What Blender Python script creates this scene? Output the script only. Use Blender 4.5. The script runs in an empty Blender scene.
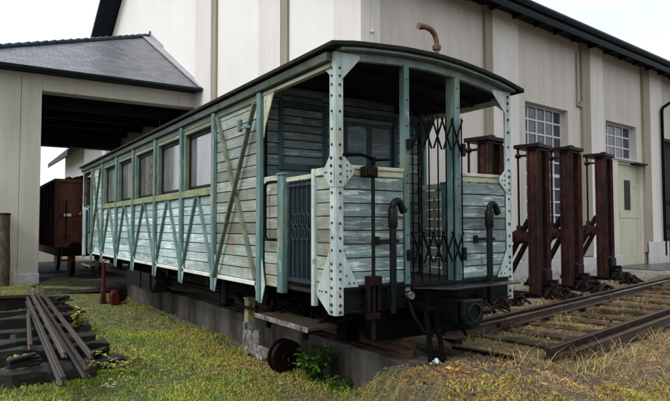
import bpy, bmesh, math, random
import numpy as np
from mathutils import Vector, Matrix
random.seed(7); rng = np.random.default_rng(7)
R = math.radians
scene = bpy.context.scene
COL = scene.collection

# ------------------------------------------------------------------ helpers
class MB:
    """collects simple solids; build() links them as ONE mesh object"""
    def __init__(s): s.v = []; s.f = []; s.k = None
    def add(s, vs, fs):
        n = len(s.v); s.v += [tuple(p) for p in vs]; s.f += [tuple(i + n for i in f) for f in fs]
    def box(s, x0, x1, y0, y1, z0, z1):
        s.add([(x0,y0,z0),(x1,y0,z0),(x1,y1,z0),(x0,y1,z0),(x0,y0,z1),(x1,y0,z1),(x1,y1,z1),(x0,y1,z1)],
              [(0,3,2,1),(4,5,6,7),(0,1,5,4),(1,2,6,5),(2,3,7,6),(3,0,4,7)]); return s
    def bar(s, p, q, w, h, up=(0,0,1)):
        p = Vector(p); q = Vector(q); d = (q-p).normalized(); u = Vector(up)
        a = d.cross(u)
        if a.length < 1e-4: a = d.cross(Vector((1,0,0)))
        a.normalize(); b = a.cross(d).normalized(); a *= w/2; b *= h/2
        s.add([p-a-b,p+a-b,p+a+b,p-a+b,q-a-b,q+a-b,q+a+b,q-a+b],
              [(0,3,2,1),(4,5,6,7),(0,1,5,4),(1,2,6,5),(2,3,7,6),(3,0,4,7)]); return s
    def prism(s, poly, axis, d0, d1):
        n = len(poly)
        def P(a, b, d):
            return (d,a,b) if axis == 'x' else ((a,d,b) if axis == 'y' else (a,b,d))
        vs = [P(a,b,d0) for a,b in poly] + [P(a,b,d1) for a,b in poly]
        s.add(vs, [tuple(range(n))[::-1], tuple(range(n,2*n))] + [(i,(i+1)%n,n+(i+1)%n,n+i) for i in range(n)]); return s
    def sweep(s, prof, p, q, up=(0,0,1)):
        """extrude a 2-d profile (side, up) from p to q"""
        p = Vector(p); q = Vector(q); d = (q-p).normalized(); a = d.cross(Vector(up)).normalized(); b = a.cross(d)
        n = len(prof)
        vs = [p+a*x+b*z for x,z in prof] + [q+a*x+b*z for x,z in prof]
        s.add(vs, [tuple(range(n))[::-1], tuple(range(n,2*n))] + [(i,(i+1)%n,n+(i+1)%n,n+i) for i in range(n)]); return s
    def tube(s, pts, r, n=10, cap=True):
        pts = [Vector(p) for p in pts]; m = len(pts)
        rs = r if isinstance(r, (list,tuple)) else [r]*m
        base = len(s.v); a = None
        for i,p in enumerate(pts):
            d = ((pts[min(i+1,m-1)]-pts[max(i-1,0)])).normalized()
            if a is None:
                a = d.cross(Vector((0,0,1)))
                if a.length < .05: a = d.cross(Vector((1,0,0)))
            a = (a - d*a.dot(d)).normalized(); b = d.cross(a)
            for k in range(n):
                t = 2*math.pi*k/n
                s.v.append(tuple(p + (a*math.cos(t)+b*math.sin(t))*rs[i]))
        for i in range(m-1):
            for k in range(n):
                k2 = (k+1)%n
                s.f.append((base+i*n+k, base+i*n+k2, base+(i+1)*n+k2, base+(i+1)*n+k))
        if cap:
            s.f.append(tuple(base+k for k in range(n))[::-1]); s.f.append(tuple(base+(m-1)*n+k for k in range(n)))
        return s
    def lathe(s, c, axis, prof, n=24):
        """prof = [(along, radius)] around axis 'x','y' or 'z' at c"""
        base = len(s.v)
        for l,r in prof:
            for k in range(n):
                t = 2*math.pi*k/n; u,w = r*math.cos(t), r*math.sin(t)
                o = {'x':(l,u,w),'y':(u,l,w),'z':(u,w,l)}[axis]
                s.v.append((c[0]+o[0],c[1]+o[1],c[2]+o[2]))
        m = len(prof)
        for i in range(m-1):
            for k in range(n):
                k2=(k+1)%n
                s.f.append((base+i*n+k,base+i*n+k2,base+(i+1)*n+k2,base+(i+1)*n+k))
        s.f.append(tuple(base+k for k in range(n))[::-1]); s.f.append(tuple(base+(m-1)*n+k for k in range(n)))
        return s
    def rivet(s, c, axis, sgn=-1, r=.009):
        """small domed rivet head on a face whose normal is sgn*axis"""
        pr = [(-.001*sgn*-1,r),(.5*r*sgn,.8*r),(.8*r*sgn,.3*r)]
        pr = [(0,r),(sgn*r*.5,r*.8),(sgn*r*.8,r*.3)]
        s.lathe(c, axis, pr, 7)
    def ball(s, c, r, n=10, m=6, sq=(1,1,1)):
        pr = [(-r*math.cos(math.pi*i/m), max(1e-4, r*math.sin(math.pi*i/m))) for i in range(m+1)]
        b0 = len(s.v); s.lathe((0,0,0),'z',pr,n)
        for i in range(b0, len(s.v)):
            x,y,z = s.v[i]; s.v[i] = (c[0]+x*sq[0], c[1]+y*sq[1], c[2]+z*sq[2])
        return s
    def second(s): s.k = len(s.f); return s          # faces added from here on take the second material
    def build(s, name, mat, parent=None, bevel=0, smooth=False, seg=1, mat2=None):
        me = bpy.data.meshes.new(name); me.from_pydata(s.v, [], s.f)
        if s.k is not None:
            for p in me.polygons: p.material_index = 1 if p.index >= s.k else 0
        bm = bmesh.new(); bm.from_mesh(me); bmesh.ops.recalc_face_normals(bm, faces=bm.faces); bm.to_mesh(me); bm.free()
        me.materials.append(mat)
        if s.k is not None: me.materials.append(mat2)
        o = bpy.data.objects.new(name, me); COL.objects.link(o)
        if parent:
            o.parent = parent
        if smooth:
            for p in me.polygons: p.use_smooth = True
            md = o.modifiers.new('edge','EDGE_SPLIT'); md.split_angle = R(40)
        if bevel:
            md = o.modifiers.new('bev','BEVEL'); md.width = bevel; md.segments = seg; md.limit_method = 'ANGLE'; md.angle_limit = R(40)
        return o

def thing(name, label, cat, loc=(0,0,0), rz=0, group=None):
    o = bpy.data.objects.new(name, None); COL.objects.link(o); o.empty_display_size = .2
    o.location = loc; o.rotation_euler = (0,0,rz); o['label'] = label; o['category'] = cat
    if group: o['group'] = group
    return o
def tag(o, label, cat, group=None):
    o['label'] = label; o['category'] = cat
    if group: o['group'] = group
    return o
def kind(o, k): o['kind'] = k; return o
def dup(root, loc, rz, label, group=None):
    r = root.copy(); COL.objects.link(r); r.location = loc; r.rotation_euler = (0,0,rz); r['label'] = label
    if group: r['group'] = group
    for ch in list(root.children):
        c = ch.copy(); COL.objects.link(c); c.parent = r
        for g in list(ch.children):
            d = g.copy(); COL.objects.link(d); d.parent = c
    return r

# ------------------------------------------------------------------ materials
def nodes_of(name):
    m = bpy.data.materials.new(name); m.use_nodes = True
    nt = m.node_tree; b = nt.nodes['Principled BSDF']
    return m, nt, b
def N(nt, t, **kw):
    n = nt.nodes.new(t)
    for k,v in kw.items(): setattr(n, k, v)
    return n
def L(nt, a, b): nt.links.new(a, b)
def col4(c): return (c[0],c[1],c[2],1)
def ramp(nt, fac, stops, interp='LINEAR'):
    r = N(nt,'ShaderNodeValToRGB'); r.color_ramp.interpolation = interp
    e = r.color_ramp.elements
    while len(e) < len(stops): e.new(.5)
    for i,(p,c) in enumerate(stops):
        e[i].position = p; e[i].color = col4(c) if not isinstance(c,(int,float)) else (c,c,c,1)
    L(nt, fac, r.inputs[0]); return r.outputs[0]
def mix(nt, fac, a, b, mode='MIX'):
    m = N(nt,'ShaderNodeMix', data_type='RGBA', blend_type=mode)
    for sock,val in ((m.inputs[0],fac),(m.inputs[6],a),(m.inputs[7],b)):
        if isinstance(val,(int,float)): sock.default_value = val
        elif isinstance(val,tuple): sock.default_value = col4(val)
        else: L(nt,val,sock)
    return m.outputs[2]
def math_(nt, op, a, b=0.0, c=None, clamp=False):
    m = N(nt,'ShaderNodeMath', operation=op, use_clamp=clamp)
    for i,v in enumerate((a,b,c)):
        if v is None: continue
        if isinstance(v,(int,float)): m.inputs[i].default_value = v
        else: L(nt,v,m.inputs[i])
    return m.outputs[0]
def coords(nt, stretch=(1,1,1), island=0, rand=True):
    tc = N(nt,'ShaderNodeTexCoord'); out = tc.outputs['Object']
    if rand:
        oi = N(nt,'ShaderNodeObjectInfo'); va = N(nt,'ShaderNodeVectorMath',operation='MULTIPLY_ADD')
        L(nt,oi.outputs['Random'],va.inputs[0]); va.inputs[1].default_value=(17,11,7); L(nt,out,va.inputs[2]); out=va.outputs[0]
    if island:
        g = N(nt,'ShaderNodeNewGeometry'); va = N(nt,'ShaderNodeVectorMath',operation='MULTIPLY_ADD')
        L(nt,g.outputs['Random Per Island'],va.inputs[0]); va.inputs[1].default_value=(island,island*.7,island*1.3); L(nt,out,va.inputs[2]); out=va.outputs[0]
    mp = N(nt,'ShaderNodeMapping'); mp.inputs['Scale'].default_value = stretch; L(nt,out,mp.inputs[0])
    return mp.outputs[0]
def noise(nt, vec, scale, detail=6, rough=.6, dist=0):
    n = N(nt,'ShaderNodeTexNoise'); n.inputs['Scale'].default_value=scale; n.inputs['Detail'].default_value=detail
    n.inputs['Roughness'].default_value=rough; n.inputs['Distortion'].default_value=dist
    L(nt,vec,n.inputs['Vector']); return n.outputs['Fac']
def bumpit(nt, b, h, strength=.3, dist=.01):
    bp = N(nt,'ShaderNodeBump'); bp.inputs['Strength'].default_value=strength; bp.inputs['Distance'].default_value=dist
    L(nt,h,bp.inputs['Height']); L(nt,bp.outputs[0],b.inputs['Normal'])
def wmat(name, stops, scale=3, stretch=(1,1,1), rough=.6, rvar=.15, bump=.3, bdist=.006, metal=0, spots=(), island=0, islvar=0, detail=8, spec=.25):
    """weathered surface: colours from one noise, then spots = (colour, scale, lo, hi, stretch, amount)"""
    m,nt,b = nodes_of(name)
    v = coords(nt, stretch, island)
    n1 = noise(nt, v, scale, detail, .65)
    c = ramp(nt, n1, stops)
    for (sc, ss, lo, hi, st, am) in spots:
        k = noise(nt, coords(nt, st, island*.5), ss, 7, .68)
        f = ramp(nt, k, [(lo,0.0),(hi,am)])
        c = mix(nt, f, c, sc)
    if islvar:
        g = N(nt,'ShaderNodeNewGeometry')
        f = ramp(nt, g.outputs['Random Per Island'], [(0,1-islvar),(1,1+islvar*.6)])
        c = mix(nt, 1.0, c, f, 'MULTIPLY')
    L(nt, c, b.inputs['Base Color'])
    n2 = noise(nt, coords(nt, stretch), scale*4, 6, .7)
    rr = math_(nt,'MULTIPLY_ADD', n2, rvar*2, rough-rvar, True); L(nt, rr, b.inputs['Roughness'])
    b.inputs['Metallic'].default_value = metal
    b.inputs['Specular IOR Level'].default_value = spec
    if bump: bumpit(nt, b, n2, bump, bdist)
    return m

def plank_mat(name, along, fresh, worn, dark, brown_y=None, streak=.45, chips=(.55,.63), moss=(.62,.75,.5), pales=.8):
    """flaking paint on horizontal boards; 'along' = stretch for the direction the boards run"""
    m,nt,b = nodes_of(name)
    v = coords(nt, along, 9)
    c = ramp(nt, noise(nt, v, 2.2, 9, .7), [(.33,dark),(.43,worn),(.53,fresh),(.62,tuple(min(1,x*1.25) for x in worn)),(.72,tuple(x*.8 for x in fresh))])
    # worn bare wood showing along the grain
    grain = noise(nt, coords(nt, tuple(a*(1 if a<1 else 2.2) for a in along), 9), 9, 8, .75)
    c = mix(nt, ramp(nt, grain, [(chips[0],0.0),(chips[1],.85)]), c, (.13,.125,.105))
    g2_ = noise(nt, coords(nt, tuple(a*(1 if a<1 else 3.5) for a in along), 13), 5, 9, .8)
    c = mix(nt, ramp(nt, g2_, [(.52,0.0),(.66,.7)]), c, (.075,.085,.075))
    pale = noise(nt, coords(nt, tuple(a*(.8 if a<1 else 1.0) for a in along), 6), 6, 9, .8)
    c = mix(nt, ramp(nt, pale, [(.535,0.0),(.575,pales)]), c, (.66,.71,.69))
    flk = noise(nt, coords(nt, (1,1,1.5), 8), 8, 8, .78, .6)
    c = mix(nt, ramp(nt, flk, [(.575,0.0),(.60,.8)]), c, tuple(x*.55 for x in worn))
    c = mix(nt, ramp(nt, flk, [(.625,0.0),(.64,.9)]), c, (.105,.10,.085))
    # dirt that ran down the wall
    st = noise(nt, coords(nt, (6,6,.5)), 2.4, 6, .65)
    c = mix(nt, ramp(nt, st, [(.5,0.0),(.68,streak)]), c, (.075,.07,.05))
    ms = noise(nt, coords(nt, (1,1,.8)), 1.5, 6, .7)
    c = mix(nt, ramp(nt, ms, [(moss[0],0.0),(moss[1],moss[2])]), c, (.17,.19,.07))
    if brown_y is not None:
        tc = N(nt,'ShaderNodeTexCoord'); sx = N(nt,'ShaderNodeSeparateXYZ'); L(nt,tc.outputs['Object'],sx.inputs[0])
        f = N(nt,'ShaderNodeMapRange'); L(nt,sx.outputs['Y'],f.inputs[0]); f.inputs[1].default_value=brown_y+1.2; f.inputs[2].default_value=brown_y
        k = noise(nt, coords(nt,(1.1,1.1,1.5)), 2.6, 7, .7)
        kk = noise(nt, coords(nt, along, 9), 1.7, 8, .72)
        c = mix(nt, math_(nt,'MULTIPLY', f.outputs[0], ramp(nt,kk,[(.3,.25),(.6,.85)])), c, mix(nt, ramp(nt,grain,[(.35,0.0),(.6,1.0)]), (.205,.225,.175), (.115,.13,.105)))
        f2 = math_(nt,'MULTIPLY', f.outputs[0], ramp(nt,k,[(.40,0.0),(.60,.8)]))
        c = mix(nt, f2, c, mix(nt, ramp(nt,noise(nt,coords(nt,(1,1,2)),5,6,.7),[(.4,0.0),(.6,1.0)]), (.17,.185,.13), (.16,.12,.065)))
        k2 = noise(nt, coords(nt,(1,1,1)), 4, 7, .7)
        f3 = math_(nt,'MULTIPLY', f.outputs[0], ramp(nt,k2,[(.58,0.0),(.68,.6)]))
        c = mix(nt, f3, c, (.26,.10,.045))
    g = N(nt,'ShaderNodeNewGeometry')
    c = mix(nt, 1.0, c, ramp(nt, g.outputs['Random Per Island'], [(0,.58),(.5,.92),(1,1.2)]), 'MULTIPLY')
    L(nt,c,b.inputs['Base Color'])
    L(nt, math_(nt,'MULTIPLY_ADD',grain,.4,.38,True), b.inputs['Roughness'])
    bumpit(nt,b,math_(nt,'ADD',grain,math_(nt,'MULTIPLY',pale,.6)),.55,.006)
    return m

AQ=(.36,.45,.43); AQW=(.42,.46,.43); AQD=(.20,.25,.24)
M = {}
M['plank_side'] = plank_mat('side_boards', (1,.35,3.0), (.31,.46,.475), (.38,.465,.46), (.07,.105,.11), brown_y=2.4, streak=.3, moss=(.66,.8,.35))
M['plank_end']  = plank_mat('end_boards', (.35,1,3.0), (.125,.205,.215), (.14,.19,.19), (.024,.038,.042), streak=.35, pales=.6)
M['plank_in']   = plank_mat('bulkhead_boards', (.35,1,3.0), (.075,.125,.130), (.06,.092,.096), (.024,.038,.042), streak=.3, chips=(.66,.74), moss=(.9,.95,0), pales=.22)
M['teal']   = wmat('teal_paint', [(0.3,(0.0315,0.0765,0.0765)),(0.5,(0.0765,0.144,0.1413)),(0.7,(0.153,0.2295,0.2205))], 5, (1,1,.35), .5, spots=[((.16,.17,.06),3,.55,.7,(1,1,.5),.7),((.14,.055,.02),9,.62,.7,(1,1,.6),.85),((.36,.42,.40),9,.58,.68,(1,1,.3),.7),((.035,.04,.035),6,.58,.7,(2,2,.3),.7)])
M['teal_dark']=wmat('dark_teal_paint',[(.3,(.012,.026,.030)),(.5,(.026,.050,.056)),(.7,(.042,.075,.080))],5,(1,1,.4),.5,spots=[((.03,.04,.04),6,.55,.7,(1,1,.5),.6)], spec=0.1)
M['palepost']= wmat('pale_post_paint', [(.3,(.20,.27,.275)),(.5,(.33,.40,.40)),(.7,(.42,.47,.46))], 5, (1,1,.4), .45, spots=[((.27,.24,.12),4,.55,.72,(1,1,.35),.7),((.16,.055,.018),8,.60,.68,(1,1,.5),.9),((.17,.085,.035),5,.56,.70,(3,3,.25),.75),((.12,.14,.14),10,.58,.68,(1,1,.5),.6)])
M['whiterail']= wmat('white_rail_paint', [(.3,(.40,.43,.39)),(.6,(.56,.58,.53))], 6, (1,.4,1), .5, spots=[((.20,.19,.11),5,.55,.7,(1,.6,1),.7),((.15,.06,.02),9,.63,.7,(1,1,1),.8)])
M['creamrail']= wmat('cream_rail_paint', [(.3,(.22,.23,.16)),(.5,(.36,.37,.28)),(.7,(.46,.46,.37))], 5, (.6,.6,2), .5, spots=[((.09,.085,.045),6,.52,.68,(1,1,1),.85),((.16,.07,.025),9,.6,.7,(1,1,1),.7)])
M['fascia']= wmat('dark_green_fascia', [(.3,(.018,.026,.020)),(.55,(.045,.060,.045)),(.75,(.10,.12,.085))], 5, (1,.35,2), .55, spots=[((.008,.009,.008),7,.5,.66,(1,1,1),.85)])
M['gateplate']=wmat('blue_black_plate',[(.3,(.006,.011,.014)),(.7,(.014,.022,.026))],5,(1,1,.5),.5,spec=.15)
M['gatebar']=wmat('blue_gate_bars',[(.3,(.007,.013,.016)),(.7,(.020,.032,.036))],7,(1,1,.5),.5,spec=.15)
M['mossy']  = wmat('mossy_sill', [(.3,(.09,.11,.055)),(.5,(.17,.19,.09)),(.7,(.27,.28,.17))], 7, (1,.5,1), .65, spots=[((.08,.09,.03),10,.56,.68,(1,1,1),.8),((.33,.40,.35),6,.6,.7,(1,1,1),.6)])
M['greenframe']= wmat('green_window_frame', [(.3,(.065,.105,.075)),(.5,(.125,.165,.115)),(.7,(.23,.25,.16))], 6, (1,1,.5), .55, spots=[((.10,.06,.03),9,.6,.7,(1,1,1),.7)])
M['cornice']= wmat('old_cornice', [(.3,(.05,.065,.048)),(.5,(.095,.118,.088)),(.7,(.18,.185,.105))], 4, (1,.5,2), .6, spots=[((.06,.07,.055),7,.5,.68,(1,1,1),.8)])
M['archpale']= wmat('pale_arch', [(.3,(.06,.085,.08)),(.5,(.115,.155,.145)),(.7,(.19,.22,.18))], 4, (1,1,2), .55, spots=[((.07,.08,.06),8,.5,.66,(1,1,1),.85)])
M['roofskin']= wmat('bitumen_roof', [(0.3,(0.006,0.006,0.0054)),(0.7,(0.018,0.018,0.0156))], 6, (1,1,1), .75, spots=[((.10,.11,.05),7,.6,.75,(1,1,1),.6)], spec=0.12)
M['darkroofin']= wmat('dark_ceiling_paint', [(0.3,(0.006,0.0102,0.0096)),(0.7,(0.0168,0.024,0.0222))], 4, (1,.3,1), .6, spec=0.08)
M['steel']  = wmat('dark_blue_steel', [(0.3,(0.0015,0.0026,0.0033)),(0.6,(0.0035,0.0057,0.0066)),(0.8,(0.0077,0.0101,0.0106))], 6, (1,1,1), .42, spots=[((.035,.018,.012),7,.57,.7,(1,1,1),.6)], spec=0.1)
M['steelwet']=wmat('wet_tread_plate', [(0.3,(0.0054,0.0067,0.0072)),(0.7,(0.0158,0.0189,0.0189))], 5, (1,1,1), .2, rvar=.14, spec=0.4)
M['black']  = wmat('sooty_black_iron', [(0.3,(0.0007,0.0008,0.001)),(0.7,(0.0029,0.0031,0.0031))], 8, (1,1,1), .5, spots=[((.018,.012,.009),6,.6,.7,(1,1,1),.5)], spec=0.04)
M['hose']   = wmat('teal_black_pipe', [(0.3,(0.0015,0.0027,0.0031)),(0.7,(0.0049,0.0078,0.0083))], 9, (1,1,.5), .4, spec=0.12)
M['rust']   = wmat('red_brown_rust', [(.3,(.012,.006,.005)),(.48,(.030,.013,.010)),(.62,(.050,.021,.016)),(.75,(.085,.040,.029))], 9, (1,1,.8), .8, bump=.4, bdist=.006, spots=[((.010,.007,.006),2.2,.48,.62,(1,1,.6),.7),((.09,.048,.032),16,.6,.7,(1,1,.9),.5)], spec=.08)
M['rustdark']= wmat('dark_rust', [(0.25,(0.0024,0.0017,0.0015)),(0.6,(0.007,0.0038,0.0031)),(0.8,(0.014,0.007,0.0049))], 6, (1,1,.5), .5, spots=[((.035,.017,.011),9,.6,.72,(1,1,1),.5)], spec=0.1)
M['rivet']  = wmat('rusty_rivets', [(.3,(.008,.006,.005)),(.5,(.03,.015,.009)),(.7,(.085,.035,.014))], 9, (1,1,1), .6, bump=0)
M['rail']   = wmat('old_rail_steel', [(.3,(.009,.005,.004)),(.52,(.030,.015,.010)),(.7,(.065,.032,.019))], 9, (1,1,1), .38, spots=[((.055,.03,.018),5,.58,.7,(1,1,1),.5)], spec=0.3)
M['rail_pile']=wmat('black_old_rail', [(.3,(.008,.005,.004)),(.6,(.024,.013,.009)),(.8,(.055,.032,.022))], 8, (1,.6,1), .3, rvar=.12, spec=.5)
M['rail_worn']=wmat('worn_bright_rail', [(.3,(.014,.009,.007)),(.55,(.038,.022,.016)),(.75,(.085,.052,.036))], 7, (1,.4,1), .24, rvar=.1, spec=0.6)
M['sleeper']= wmat('tarred_timber', [(0.32,(0.0014,0.0013,0.0011)),(0.52,(0.0054,0.0047,0.004)),(0.62,(0.0153,0.0135,0.0117)),(0.75,(0.036,0.0315,0.027))], 5, (.5,2.5,2.5), .5, rvar=.25, spots=[((.06,.07,.025),5,.62,.75,(1,1,1),.4)], bump=.8, bdist=.012, spec=0.25)
M['sleeper_br']= wmat('brown_timber', [(.3,(.010,.007,.005)),(.5,(.035,.024,.015)),(.7,(.11,.072,.04))], 5, (1,1,1), .6, spots=[((.20,.12,.05),4,.52,.7,(1,1,1),.6)], bump=.8, bdist=.012, spec=0.12)
M['floorwood']= wmat('grey_floor_boards', [(0.3,(0.009,0.0084,0.0072)),(0.7,(0.03,0.0276,0.024))], 4, (1,4,1), .5, island=5, islvar=.3, spec=0.15)
M['stepwood']= wmat('worn_step_board', [(0.3,(0.015,0.012,0.0078)),(0.6,(0.036,0.03,0.0204)),(0.8,(0.078,0.072,0.054))], 5, (4,.6,1), .5, bump=.6, spec=0.2)
M['red']    = wmat('faded_red_paint', [(.3,(.022,.004,.0035)),(.6,(.065,.008,.007)),(.8,(.10,.014,.011))], 6, (1,1,1), .5, spots=[((.04,.018,.012),8,.55,.68,(1,1,1),.8)], spec=0.15)
M['freight']= wmat('brown_wagon_paint', [(.3,(.026,.010,.007)),(.5,(.062,.024,.016)),(.75,(.10,.042,.027))], 2.5, (1,1,.5), .6, spots=[((.03,.018,.015),4,.55,.7,(2,2,.4),.7)], spec=0.08)
M['coal']   = wmat('coal', [(.3,(.004,.004,.004)),(.7,(.014,.014,.014))], 8, (1,1,1), .5, spec=0.05)
M['peel']   = wmat('peeling_blue_yellow', [(.30,(.05,.045,.04)),(.45,(.30,.25,.06)),(.52,(.09,.14,.22)),(.62,(.26,.27,.25)),(.75,(.10,.045,.02))], 9, (1,1,.4), .55)
M['greyiron']= wmat('scuffed_grey_iron', [(.3,(.02,.016,.015)),(.5,(.12,.11,.10)),(.7,(.30,.285,.27))], 12, (1,1,1), .5, spots=[((.12,.05,.025),8,.52,.66,(1,1,1),.8)], spec=0.15)
M['pipe_r'] = wmat('rusty_vent_pipe', [(.3,(.06,.03,.016)),(.6,(.14,.085,.05)),(.8,(.22,.16,.105))], 14, (1,1,1), .6)
M['yellow'] = wmat('yellow_sign', [(.3,(.5,.28,.02)),(.7,(.6,.36,.04))], 6)
M['offwhite'] = wmat('dirty_white', [(.3,(.40,.38,.34)),(.7,(.62,.60,.56))], 8)

def plaster(name, a, b_, dark, streak=.45, low=None):
    m,nt,b = nodes_of(name)
    c = ramp(nt, noise(nt, coords(nt), .6, 8, .65), [(.3,a),(.7,b_)])
    st = noise(nt, coords(nt,(1,1,.12)), 1.6, 7, .65)
    c = mix(nt, ramp(nt, st, [(.46,0.0),(.70,streak)]), c, dark)
    fn = noise(nt, coords(nt,(9,9,.35)), 1.3, 6, .7)
    c = mix(nt, ramp(nt, fn, [(.54,0.0),(.70,streak*.9)]), c, dark)
    sp = noise(nt, coords(nt), 5, 9, .75)
    c = mix(nt, ramp(nt, sp, [(.62,0.0),(.72,.35)]), c, dark)
    if low is not None:   # splash dirt just above the ground
        tc = N(nt,'ShaderNodeTexCoord'); sx = N(nt,'ShaderNodeSeparateXYZ'); L(nt,tc.outputs['Object'],sx.inputs[0])
        f = N(nt,'ShaderNodeMapRange'); L(nt,sx.outputs['Z'],f.inputs[0]); f.inputs[1].default_value=low; f.inputs[2].default_value=.1
        f2 = math_(nt,'MULTIPLY', f.outputs[0], ramp(nt,sp,[(.4,0.0),(.6,.8)]))
        c = mix(nt, f2, c, dark)
    L(nt,c,b.inputs['Base Color']); b.inputs['Roughness'].default_value=.85
    bumpit(nt,b,noise(nt,coords(nt),38,6,.7),.25,.008)
    return m
M['plaster'] = plaster('cream_plaster', (.46,.425,.39), (.51,.475,.445), (.25,.21,.17), .34, 1.0)
M['plaster_l'] = plaster('pale_plaster', (.61,.60,.58), (.65,.64,.62), (.52,.50,.46), .2)
M['plaster_p'] = plaster('pilaster_plaster', (.55,.52,.50), (.59,.56,.54), (.33,.29,.25), .25)
M['reveal'] = plaster('stained_reveal', (.23,.205,.155), (.28,.25,.195), (.15,.13,.09), .5)
M['gateplaster'] = plaster('gatehouse_plaster', (.40,.38,.33), (.44,.42,.37), (.22,.2,.16), .35, 1.0)
M['plinth_b'] = plaster('grey_plinth', (.40,.39,.39), (.46,.45,.45), (.2,.18,.17), .4, .6)
M['concrete']= wmat('stained_concrete', [(.34,(.010,.009,.008)),(.47,(.033,.030,.026)),(.58,(.082,.074,.063))], 1.6, (1,1,.25), .7, spots=[((.025,.022,.02),3,.48,.66,(1,1,.12),.85),((.085,.075,.06),3,.56,.72,(2,2,.15),.7)], bump=.5, bdist=.01, spec=0.1)
M['kerb']= wmat('grey_kerb', [(0.3,(0.028,0.0245,0.0196)),(0.7,(0.07,0.0616,0.049))], 5, (1,1,1), .8)
M['pave']= wmat('wet_pavement', [(.3,(.045,.043,.04)),(.7,(.09,.087,.08))], 2, (1,1,1), .35)
M['eave']= wmat('dark_eave_boards', [(0.3,(0.003,0.006,0.0084)),(0.7,(0.0084,0.0132,0.0168))], 3, (1,1,1), .5, spec=0.1)
M['gutter']= wmat('blue_grey_gutter', [(0.3,(0.0126,0.0224,0.0301)),(0.7,(0.0315,0.0455,0.056))], 3, (1,1,1), .35, metal=.4, spec=0.2)
M['darkwood']= wmat('black_wood_ceiling', [(.3,(.004,.005,.006)),(.7,(.012,.013,.015))], 3, (3,.3,1), .8, island=4, islvar=.3, spec=.1)
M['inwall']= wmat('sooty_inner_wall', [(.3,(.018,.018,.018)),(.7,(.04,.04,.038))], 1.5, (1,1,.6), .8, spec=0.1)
M['doorgreen']= wmat('pale_green_door', [(.3,(.36,.37,.27)),(.7,(.44,.45,.33))], 3, (1,1,.4), .5, spots=[((.16,.12,.06),8,.63,.72,(1,1,.5),.7)])
M['frame_w']= wmat('grey_white_frame', [(.3,(.40,.40,.42)),(.7,(.54,.54,.56))], 5, (1,1,1), .5)
M['flash']=wmat('grey_flashing',[(.3,(.22,.225,.24)),(.7,(.34,.345,.36))],4,(1,1,1),.45)
M['paper']=wmat('crumpled_paper',[(.3,(.32,.33,.38)),(.7,(.52,.53,.57))],9)
M['log']= wmat('weathered_post', [(0.3,(0.02,0.016,0.0112)),(0.5,(0.056,0.0464,0.032)),(0.7,(0.104,0.088,0.064))], 9, (1,1,.5), .8, spots=[((.03,.025,.018),14,.52,.64,(1,1,1),.8)], bump=.9, bdist=.015)

def glass(name, c0, c1, rough=.12, scale=1.6, stretch=(1,1,1), ior=1.6, spec=.35):
    m,nt,b = nodes_of(name)
    c = ramp(nt, noise(nt,coords(nt,stretch),scale,6,.6), [(.35,c0),(.65,c1)])
    L(nt,c,b.inputs['Base Color']); b.inputs['Roughness'].default_value=rough; b.inputs['IOR'].default_value=ior
    b.inputs['Specular IOR Level'].default_value=spec
    return m
M['glass_w'] = glass('dirty_carriage_glass', (.035,.037,.042), (.13,.133,.145), .05, 2.2, (1,1,.5), 1.9, .8)
M['glass_c'] = glass('clear_carriage_glass', (.02,.022,.025), (.07,.072,.08), .05, 1.4, (1,1,.6), 1.9, .8)
M['glass_d'] = glass('dark_window_glass', (.012,.014,.02), (.05,.055,.075), .06, 2)
M['glass_k'] = glass('black_door_glass', (.010,.016,.014), (.02,.026,.024), .35, 2, (1,1,1), 1.3, .1)
def slate():
    m,nt,b = nodes_of('wet_slate_tiles')
    tc = N(nt,'ShaderNodeTexCoord'); br = N(nt,'ShaderNodeTexBrick'); L(nt,tc.outputs['UV'],br.inputs['Vector'])
    br.inputs['Scale'].default_value=1; br.inputs['Brick Width'].default_value=.30; br.inputs['Row Height'].default_value=.17
    br.inputs['Mortar Size'].default_value=.012; br.inputs['Mortar Smooth'].default_value=.3; br.inputs['Bias'].default_value=0
    br.inputs['Color1'].default_value=(.060,.066,.080,1); br.inputs['Color2'].default_value=(.125,.132,.152,1); br.inputs['Mortar'].default_value=(.035,.037,.042,1)
    k = noise(nt,coords(nt),1.3,7,.7)
    c = mix(nt, ramp(nt,k,[(.4,0.0),(.7,.5)]), br.outputs['Color'], (.15,.155,.17))
    L(nt,c,b.inputs['Base Color']); b.inputs['Roughness'].default_value=.34
    bumpit(nt,b,math_(nt,'SUBTRACT',1.0,br.outputs['Fac']),.6,.012)
    return m
M['slate'] = slate()

# ------------------------------------------------------------------ ground
def sstep(t): t = np.clip(t,0,1); return t*t*(3-2*t)
def gz(x, y):
    x = np.asarray(x,float); y = np.asarray(y,float)
    h = .18*sstep((x-5.5)/6.5)
    h = h + .40*sstep((x-.02)/.5)*sstep((1.9-x)/.5)*sstep((.40-y)/.62)*sstep((y+2.5)/1.5)
    h = h + .26*sstep((x-1.45)/.4)*sstep((2.9-x)/.8)*sstep((y+2.3)/1.6)*sstep((3.6-y)/1.8)
    h = h + .025*np.sin(x*1.7+y*.9)*np.sin(y*1.3-x*.6) + .012*np.sin(x*4.1+1)*np.sin(y*3.7)
    return h
def G(x,y): return float(gz(x,y))

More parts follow.
